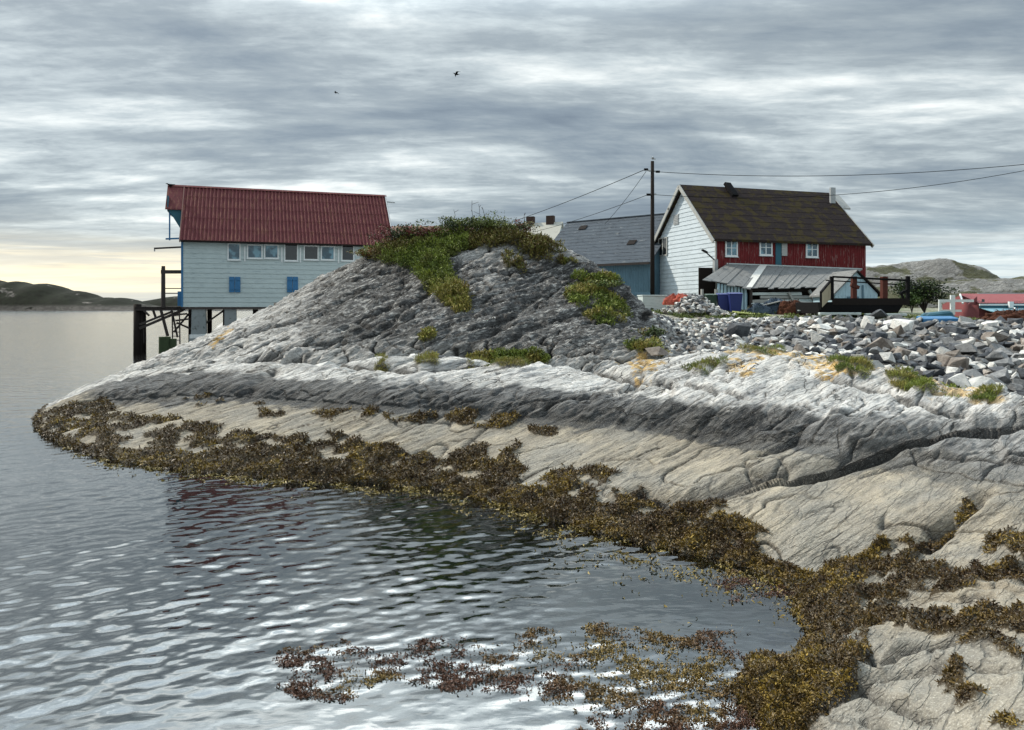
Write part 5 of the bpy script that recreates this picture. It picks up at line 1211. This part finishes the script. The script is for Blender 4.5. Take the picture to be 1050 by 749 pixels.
for tn, mt in SM.items():
    protos[tn] = []
    for me in smesh:
        m2 = me.copy(); m2.materials.append(mt); protos[tn].append(m2)
def row_zone(px):
    return ('beside the knoll' if px < 720 else 'below the bins' if px < 770 else 'below the net heaps' if px < 838 else 'below the trailer left end' if px < 885 else 'below the trailer right end' if px < 938 else 'below the bush' if px < 965 else 'below the window frame' if px < 1000 else 'below the red roof' if px < 1030 else 'at the right edge')
cand = []
rs = np.random.default_rng(77)
tries = 0
occ = {}
while len(cand) < 1500 and tries < 60000:
    tries += 1
    px = rs.uniform(668, 1110); 
    Yb = np.interp(px, [668, 700, 740, 800, 860, 920, 980, 1050, 1110], [25.5, 24.2, 23.3, 22.0, 20.3, 18.7, 17.3, 15.8, 15.2])
    Yt = np.interp(px, [668, 720, 1110], [33.0, 36.0, 35.0])
    t = rs.uniform() ** 1.25; Y = Yb + (Yt - Yb) * t; X = (px - CX) / F * Y
    big_ = np.interp(px, [668, 740, 820, 900, 1050], [.15, .25, .55, 1, 1])
    s = .16 + (.18 + .58 * rs.uniform() ** 2.8) * big_ * (.75 if t > .8 else 1.0)
    if rs.uniform() < .03 * big_: s = rs.uniform(.9, 1.25)
    key = (int(X / .5), int(Y / .5)); ok = True
    for ii in (-2, -1, 0, 1, 2):
        for jj in (-2, -1, 0, 1, 2):
            for (x2, y2, s2) in occ.get((key[0] + ii, key[1] + jj), ()):
                if (X - x2) ** 2 + (Y - y2) ** 2 < (.40 * (s + s2)) ** 2: ok = False; break
            if not ok: break
        if not ok: break
    if not ok: continue
    occ.setdefault(key, []).append((X, Y, s)); cand.append((s / Y, X, Y, s, px, t))
# pile of small gravelly stones under the white gable
for _ in range(420):
    px = rs.normal(712, 17); Y = rs.uniform(37.5, 42.5); X = (px - CX) / F * Y; cand.append((.0, X, Y, rs.uniform(.14, .36), px, -1))
cand.sort(reverse=True)
SV = []; SFc = []; SMi = []; nvt = 0
tnames = list(SM)
lab_seen = {}
for i, (_, X, Y, s, px, t) in enumerate(cand):
    tn = tnames[int(rs.choice(4, p=([.30, .30, .23, .17] if px < 860 else [.20, .32, .32, .16])))]
    z = float(ground_z(X, Y)) + s * .12
    if t < 0: z += .95 * math.exp(-((px - 712) / 20) ** 2) * math.exp(-((Y - 40) / 2.2) ** 2)
    vid = int(rs.integers(0, 14)); rot = (rs.uniform(-.5, .5), rs.uniform(-.5, .5), rs.uniform(0, 6.28))
    if i < 290:
        o = bpy.data.objects.new('boulder', protos[tn][vid]); col.objects.link(o)
        shp = ('flat', 'blocky', 'tall')[vid % 3]; o.location = (X, Y, z); o.rotation_euler = (rot[0] * .4, rot[1] * .4, rot[2]); o.scale = (s * 1.25, s * 1.25, s * 1.25 * {'flat': .68, 'blocky': 1.0, 'tall': 1.5}[shp])
        szn = 'huge' if s > .9 else 'large' if s > .62 else 'middling' if s > .45 else 'small'
        hz_ = 'at the foot of the bank' if t < .25 else 'halfway up the bank' if t < .65 else 'near the bank top'
        tag(o, f'{szn} {shp} {tn} boulder {hz_} {row_zone(px)}', 'boulder', f'{szn} {shp} {tn} boulders {hz_} {row_zone(px)}')
    else:
        me = smesh[vid]; m_ = Matrix.LocRotScale(Vector((X, Y, z)), Matrix.Rotation(rot[2], 3, 'Z') @ Matrix.Rotation(rot[0], 3, 'X') @ Matrix.Rotation(rot[1], 3, 'Y'), Vector((s, s, s)) * 1.25)
        co = np.array([tuple(m_ @ v.co) for v in me.vertices]); fa = np.array([tuple(p.vertices) for p in me.polygons])
        SV.append(co); SFc.append(fa + nvt); SMi.append(np.full(len(fa), tnames.index(tn))); nvt += len(co)
sme = np_mesh('rubble', np.concatenate(SV), np.concatenate(SFc), False)
ro = link_mesh('rubble', sme, None)
for tn in tnames: sme.materials.append(SM[tn])
sme.polygons.foreach_set('material_index', np.concatenate(SMi).astype(np.int32)); tag(ro, 'grey and white small broken stones filling the rubble bank between the larger boulders', 'rubble', kind='stuff')
# loose blocks in the notch between the two rock ridges
for i, (px, Y, pyb, s, tn, lab) in enumerate(((383, 22.6, 380, .85, 'grey', 'rounded grey block lodged in the rock cleft, leftmost of the cleft blocks'), (433, 22.5, 374, .95, 'pale grey', 'pale block with a squared face lodged in the middle of the rock cleft'), (458, 22.6, 374, .75, 'dark grey', 'blue grey block in the rock cleft right of the pale squared block'), (335, 22.8, 378, .6, 'pale grey', 'small pale block at the left end of the rock cleft'), (672, 21.4, 366, .7, 'brownish', 'brownish block where the knoll meets the orange lichened rock'))):
    o = bpy.data.objects.new('boulder', protos[tn][i * 2]); col.objects.link(o); o.location = at(px, Y, pyb - 2); o.rotation_euler = (.2, .1, i * 1.3); o.scale = (s * 1.5, s * 1.1, s); tag(o, lab, 'boulder')

# ================================================================== VEGETATION MESHES
def leaf_mat(name):
    m = bpy.data.materials.new(name); m.use_nodes = True; T = NT(m.node_tree); b = T.n['Principled BSDF']
    a = T.add('ShaderNodeAttribute', attribute_name='tint'); T.set(b.inputs['Base Color'], a.outputs['Color']); b.inputs['Roughness'].default_value = .6
    b.inputs['Specular IOR Level'].default_value = .25
    return m
MLEAF = leaf_mat('leaves'); MWEED = leaf_mat('wet_weed'); MWEED.node_tree.nodes['Principled BSDF'].inputs['Roughness'].default_value = .5
MWEED.node_tree.nodes['Principled BSDF'].inputs['Specular IOR Level'].default_value = .3
def blades(name, base, nrm, length, width, tint, mat, r, up=.5, spread=1.0, bend=.4, sink=0.0):
    """one bent, forked-looking blade (2 quads, 6 verts) at each base point"""
    n = len(base); d = r.normal(size=(n, 3)) * spread + nrm * up; d[:, 2] += np.reshape(up, -1) * .3
    d /= np.linalg.norm(d, axis=1)[:, None] + 1e-9
    side = np.cross(d, r.normal(size=(n, 3))); side /= np.linalg.norm(side, axis=1)[:, None] + 1e-9
    b2 = r.normal(size=(n, 3)); b2 /= np.linalg.norm(b2, axis=1)[:, None]
    L_ = length[:, None]; w = width[:, None]
    p0 = base - nrm * sink; p1 = p0 + d * L_ * .55; p2 = p1 + (d * (1 - bend) + b2 * bend) * L_ * .45; p2[:, 2] -= L_[:, 0] * .05
    V = np.stack([p0 - side * w * .3, p0 + side * w * .3, p1 - side * w, p1 + side * w, p2 - side * w * .55, p2 + side * w * .55], 1).reshape(-1, 3)
    k = np.arange(n)[:, None] * 6; Fs = np.stack([k + [0, 1, 3, 2], k + [2, 3, 5, 4]], 1).reshape(-1, 4)
    tt = np.repeat(tint, 6, axis=0)
    me = np_mesh(name, V, Fs, False, {'tint': tt}); return link_mesh(name, me, mat)
def pick(weight, n, r):
    w = weight / weight.sum(); return r.choice(len(w), size=n, p=w)
def scatter_on(idx, r):
    """jittered points on the sheet near grid vertices idx"""
    rr_, cc_ = idx // NC, idx % NC; r2 = np.clip(rr_ + 1, 0, NR - 1); c2 = np.clip(cc_ + 1, 0, NC - 1)
    u_, v_ = r.uniform(size=(len(idx), 1)), r.uniform(size=(len(idx), 1))
    p = G1[rr_, cc_] + (G1[r2, cc_] - G1[rr_, cc_]) * v_ + (G1[rr_, c2] - G1[rr_, cc_]) * u_
    return p, nn1[idx]
r = np.random.default_rng(21)
nflip = np.where(nn1[:, 2:3] < 0, -1, 1); nn1 = nn1 * nflip
# ---- seaweed on the shore
inview = (fpx > -40) & (fpx < 1090)
wgt = weed * inview * (P1[:, 2] > -.12) * (row < rowbase[6])
# screen density: rows are denser near the crease lines, so weight by projected cell height
cell = np.abs(np.gradient(GPY, axis=0)).reshape(-1) + .05
wgt = wgt * cell * np.clip(weed * 1.6 - .4, 0, 1)
idx = pick(wgt, 190000, r); bp, bnn = scatter_on(idx, r)
cl1 = fbm(bp, 1.1, 3); cl2 = fbm(bp + 40, 4.0, 3)
yel = sstep(cl1 + .5 * cl2, -.02, .40)
yel = np.maximum(yel, np.exp(-(((bp[:, 0] - 2.4) / .55) ** 2 + ((bp[:, 1] - 6.7) / .8) ** 2)) * (.25 + 1.1 * sstep(cl2, -.2, .3)))
yel = np.maximum(yel, .75 * (1 - sstep(bp[:, 2], .02, .12)) * (fpx[idx] > 400) * sstep(cl2, -.3, .2))
dark = np.array([.040, .023, .010]); mid = np.array([.105, .068, .018]); gold = np.array([.26, .18, .030])
tint = dark + (mid - dark) * sstep(cl2 + r.normal(size=len(bp)) * .2, -.4, .3)[:, None]; tint = tint + (gold - tint) * (yel * r.uniform(.15, 1, len(bp)))[:, None]
tint *= r.uniform(.6, 1.4, (len(bp), 1)); ds = bp[:, 1]
ln = (.016 + .0040 * ds) * r.uniform(.6, 1.5, len(bp)); wd_ = ln * r.uniform(.08, .17, len(bp))
sw = blades('seaweed', bp, bnn, ln, wd_, np.clip(tint, 0, 1), MWEED, r, up=.28, spread=.8, bend=.6, sink=.006)
tag(sw, 'brown and yellow bladder wrack covering the shore rocks along the waterline', 'seaweed', kind='stuff')
# small scattered tufts on the bare slab
# ---- weed floating in the shallows
def px_world0(px, py): Y = HC * F / (py - HY); return (px - CX) / F * Y, Y
fl_poly = [[(272, 700), (300, 680), (345, 662), (440, 662), (500, 655), (560, 652), (620, 636), (700, 650), (765, 648), (800, 700), (840, 760), (560, 760), (600, 742), (575, 722), (480, 712), (400, 702), (352, 722), (305, 716)],
           [(560, 760), (600, 742), (620, 735), (860, 749), (860, 790), (560, 790)], [(735, 600), (810, 592), (815, 612), (750, 622)]]
N = 900000; fx = r.uniform(255, 870, N); fy = r.uniform(585, 785, N); m_ = np.zeros(N, bool)
wbx, wby = px_world0(fx, fy); W3 = np.stack([wbx, wby, np.zeros(N)], -1)[:]
jn = fbm(W3[:, :] + 4, 1.5, 3)
for p in fl_poly: m_ |= in_poly(fx + jn * 60, fy + jn * 25, p)
W3 = W3[m_]; c1 = fbm(W3 + 12, 2.6, 4, .6); c2 = fbm(W3 * [1.0, 1.7, 1] + 3, 8.0, 3, .6)
keep = r.uniform(size=len(W3)) < np.clip((c1 * 1.2 + c2 * .9 + .10) * 1.1, .004, 1) * .62
W3 = W3[keep]; c1 = c1[keep]
idx2 = r.permutation(len(W3))[:100000]; W3 = W3[idx2]; c1 = c1[idx2]
W3[:, 2] = r.uniform(-.004, .008, len(W3))
nz = np.zeros_like(W3); nz[:, 2] = 1
tn_ = np.array([.085, .042, .026]) + (np.array([.17, .12, .035]) - np.array([.085, .042, .026])) * sstep(fbm(W3 + 77, 1.2, 2), -.1, .35)[:, None]
tn_ = tn_ * r.uniform(.5, 1.6, (len(W3), 1)); L2 = (.020 + .0018 * W3[:, 1]) * r.uniform(.5, 1.5, len(W3))
fw_ = blades('floating_seaweed', W3, nz, L2, L2 * .16, np.clip(tn_, 0, 1), MWEED, r, up=.08, spread=.8, bend=.6)
v_ = np.empty(len(fw_.data.vertices) * 3, np.float32); fw_.data.vertices.foreach_get('co', v_); v_ = v_.reshape(-1, 3); v_[:, 2] = np.clip(v_[:, 2], -.02, .028); fw_.data.vertices.foreach_set('co', v_.ravel())
tag(fw_, 'reddish brown wrack floating in sparse patches on the shallow water', 'seaweed', kind='stuff')
# yellow fronds lying at the surface along the shore
N = 60000; fx = r.uniform(60, 820, N); sY = np.interp(fx, [a for a, b in shore], [b for a, b in shore]); Yq = sY - .15 - np.abs(r.normal(size=N)) * np.interp(fx, [60, 400, 560, 700, 820], [.5, .45, .9, .9, .5])
W4 = np.stack([(fx - CX) / F * Yq, Yq, r.uniform(-.01, .006, N)], -1); kp = r.uniform(size=N) < np.clip(fbm(W4 + 60, 1.8, 4) * 1.6 + .18, .0, 1) * .42; W4 = W4[kp]
tn_ = (np.array([.21, .155, .03])[None] * r.uniform(.35, 1.2, (len(W4), 1))); L2 = (.025 + .0035 * W4[:, 1]) * r.uniform(.5, 1.4, len(W4)); nz = np.zeros_like(W4); nz[:, 2] = 1
fw2 = blades('shore_seaweed', W4, nz, L2, L2 * .16, np.clip(tn_, 0, 1), MWEED, r, up=.05, spread=.7, bend=.5)
v_ = np.empty(len(fw2.data.vertices) * 3, np.float32); fw2.data.vertices.foreach_get('co', v_); v_ = v_.reshape(-1, 3); v_[:, 2] = np.clip(v_[:, 2], -.02, .022); fw2.data.vertices.foreach_set('co', v_.ravel())
tag(fw2, 'yellow brown wrack fronds spread on the water surface along the shore', 'seaweed', kind='stuff')

# ---- heath and grass on the knoll
wg = grass * inview * cell * (row >= rowbase[5])
idx = pick(wg, 130000, r); gp, gn = scatter_on(idx, r)
t1 = fbm(gp + 6, .55, 3); t2 = fbm(gp + 9, 2.4, 3); gpy_ = GPY.reshape(-1)[idx]; gpx_ = fpx[idx]
top_heath = ((row[idx] > rowbase[11] - 26) & (gpx_ > 370) & (gpx_ < 575)); right_patch = (gpx_ > 560)
green = np.array([.17, .21, .035]); dgreen = np.array([.075, .105, .025]); brown = np.array([.11, .045, .028]); straw = np.array([.36, .27, .09])
tc_ = dgreen + (green - dgreen) * sstep(t2 + r.normal(size=len(gp)) * .25, -.4, .4)[:, None]
bfac = sstep(t1, .05, .30) * top_heath * .8; bfac = np.maximum(bfac, ((gpx_ > 480) & top_heath & (gpy_ > 243)) * .75)
tc_ = tc_ + (brown - tc_) * (bfac * r.uniform(.3, 1, len(gp)))[:, None]
sfac = sstep(fbm(gp + 22, 1.0, 3), -.1, .2) * (~top_heath) * .9; sfac = np.maximum(sfac, sstep(gpy_, 285, 310) * (gpx_ < 500) * .75)
tc_ = tc_ + (straw - tc_) * (sfac * r.uniform(.1, .9, len(gp)))[:, None]; tc_ *= r.uniform(.55, 1.5, (len(gp), 1))
lift = np.where(top_heath, .42 * (sstep(t1 + .5 * t2, -.5, .4)) + .05, .06 + .16 * sstep(t2, -.4, .4)) * np.clip(grass[idx] * 1.4 - .3, .0, 1) * np.where(row[idx] < rowbase[9], .4, 1)
gp2 = gp + gn * (lift * r.uniform(.0, 1.0, len(gp)) ** .6)[:, None]; near = row[idx] < rowbase[9]
ln = (.055 + .0020 * gp[:, 1]) * r.uniform(.6, 1.5, len(gp)) * np.where(near, .9, 1.0)
gs_ = blades('heath_grass', gp2, gn, ln, ln * np.where(near, .05, .12), np.clip(tc_, 0, 1), MLEAF, r, up=np.where(near, 1.6, .9)[:, None], spread=.55, bend=.35)
tag(gs_, 'green and brown heather and grass growing in patches on the rock knoll', 'grass', kind='stuff')
# grass tufts and weeds beyond: yard edge
m_y = yard * inview * (row < rowbase[14]) * cell * (fbm(P0 + 3, .8, 3) > .12) * (fY > 36)
idx = pick(m_y + 1e-12, 9000, r); gp, gn = scatter_on(idx, r)
ln = r.uniform(.08, .22, len(gp)); tg = np.array([.10, .13, .035])[None] * r.uniform(.5, 1.6, (len(gp), 1))
gs2 = blades('yard_grass', gp, gn, ln, ln * .12, tg, MLEAF, r, up=1.2, spread=.5); tag(gs2, 'short grass growing through the gravel of the yard', 'grass', kind='stuff')

# ---- shrubs: woody stems with leaf clumps
def shrub(name, loc, w, h, cols, lab, seed, n=1400, leaf=.07, stems=9, sparse=0.0, dens=1.0):
    if name == 'shrub': h *= .62
    r = np.random.default_rng(seed); t = empty(name, loc, 0, lab, 'shrub')
    q = MB(); tips = []
    for i in range(stems):
        a = r.uniform(0, 6.28); rad = r.uniform(.2, 1) * w / 2; hh_ = h * r.uniform(.6, 1.05); p = Vector((0, 0, -.1)); e = Vector((math.cos(a) * rad, math.sin(a) * rad * .7, hh_))
        m1 = Vector((e.x * .35, e.y * .35, hh_ * .5)); q.tube(p, m1, .022 * h, .015 * h, 5); q.tube(m1, e, .015 * h, .006 * h, 5)
        for _ in range(4):
            b0 = m1.lerp(e, r.uniform(.1, .9)); e2 = b0 + Vector((r.normal() * w * .14, r.normal() * w * .12, abs(r.normal()) * h * .16)); q.tube(b0, e2, .008 * h, .004 * h, 4); tips.append(e2)
        tips.append(e); tips.append(m1.lerp(e, .6))
    q.build('stems', M['wood'], t)
    T_ = np.array([tuple(v) for v in tips]); k = r.integers(0, len(T_), n); P = T_[k] + r.normal(size=(n, 3)) * [w * .085, w * .075, h * .075]
    P[:, 2] = np.maximum(P[:, 2], .02); cc = np.array(cols); ci = cc[np.clip((fbm(P + seed, 2.0 / w, 2) * 2 + .5) * len(cc), 0, len(cc) - 1).astype(int)] * r.uniform(.5, 1.5, (n, 1))
    nz = np.zeros_like(P); nz[:, 2] = 1; ln = leaf * r.uniform(.6, 1.4, n)
    f_ = blades('foliage', P, nz, ln, ln * .32, np.clip(ci, 0, 1), MLEAF, r, up=.3, spread=1.0); f_.parent = t; return t
red_ = (.14, .045, .035); ol_ = (.12, .14, .035); dg_ = (.04, .06, .02); mg_ = (.085, .12, .03); st_ = (.20, .16, .07)
def onk(px, Y): X = (px - CX) / F * Y; return Vector((X, Y, float(ground_z(X, Y))))
shrub('shrub', onk(401, 31.5), 1.7, 1.55, [dg_, red_, dg_, red_], 'reddish dark shrub nearest the boathouse roof on the knoll', 1, 1300)
shrub('shrub', onk(422, 31.5), 1.9, 1.25, [dg_, ol_, red_, mg_], 'low green and red shrub, second from the left on the knoll', 2, 1500)
shrub('shrub', onk(443, 31), 1.6, .9, [st_, ol_, red_], 'straw coloured low shrub left of the knoll top', 3, 900, sparse=.5)
shrub('shrub', onk(472, 31), 2.0, 1.0, [mg_, ol_, dg_], 'rounded green shrub left of the highest bush on the knoll', 4, 1600)
shrub('shrub', onk(492, 31), 2.3, 1.15, [mg_, ol_, (.09, .12, .03)], 'bright green shrub at the very top of the knoll', 5, 2000)
shrub('shrub', onk(520, 31), 2.0, .85, [dg_, mg_, ol_], 'dark green shrub right of the knoll top', 6, 1500)
shrub('shrub', onk(537, 31), 1.1, 1.1, [st_, dg_, red_], 'thin twiggy shrub at the right end of the knoll top beside the far house', 7, 350, stems=7)
shrub('shrub', onk(378, 31.5), 1.3, .7, [st_, (.20, .09, .03), ol_], 'orange brown low shrub at the left edge of the knoll heath', 8, 900)
shrub('shrub', onk(612, 27.5), 1.6, .55, [dg_, mg_, ol_], 'low dark green shrub in the grassy hollow on the right of the knoll', 9, 1300)
shrub('shrub', onk(668, 24), .9, .55, [dg_, mg_, st_], 'small ragged shrub where the knoll drops to the rubble', 10, 600)
bz = at(948, 52, z=3.25); shrub('bush', bz, 3.2, 1.9, [(.035, .06, .018), (.06, .095, .022), (.018, .03, .012)], 'bushy dark green bush on the slope right of the trailer', 11, 4200, leaf=.13, stems=14)
bz = at(935, 51, z=3.25); shrub('bush', bz, 1.6, 1.0, [(.06, .10, .022), (.035, .06, .018)], 'lower green bush tucked under the left side of the taller bush', 12, 1400, leaf=.12)
# tall dead stalks sticking up along the knoll top
r = np.random.default_rng(9)
for i, (px, h, lab) in enumerate(((468, .9, 'dead stalk left of the pair at the knoll top'), (484, 1.35, 'tallest dead stalk at the knoll top'), (489, 1.1, 'dead stalk just right of the tallest one'), (428, .7, 'dead stalk among the reddish shrubs on the left'), (500, .9, 'slanting dead stalk above the bright green shrub'), (540, .8, 'dead stalk at the right end of the knoll top'))):
    q = MB(); b0 = Vector((0, 0, 0)); 
    for k in range(5):
        e = b0 + Vector((r.normal() * .06, r.normal() * .05, h / 5 + .04)); q.tube(b0, e, .009, .007, 4)
        if k > 2: q.tube(b0.lerp(e, .5), b0.lerp(e, .5) + Vector((r.normal() * .12, 0, .1)), .009, .006, 4)
        b0 = e
    o = q.build('dead_stalk', M['wood']); o.location = onk(px, 31); tag(o, lab, 'stalk', 'dead stalks on the knoll')
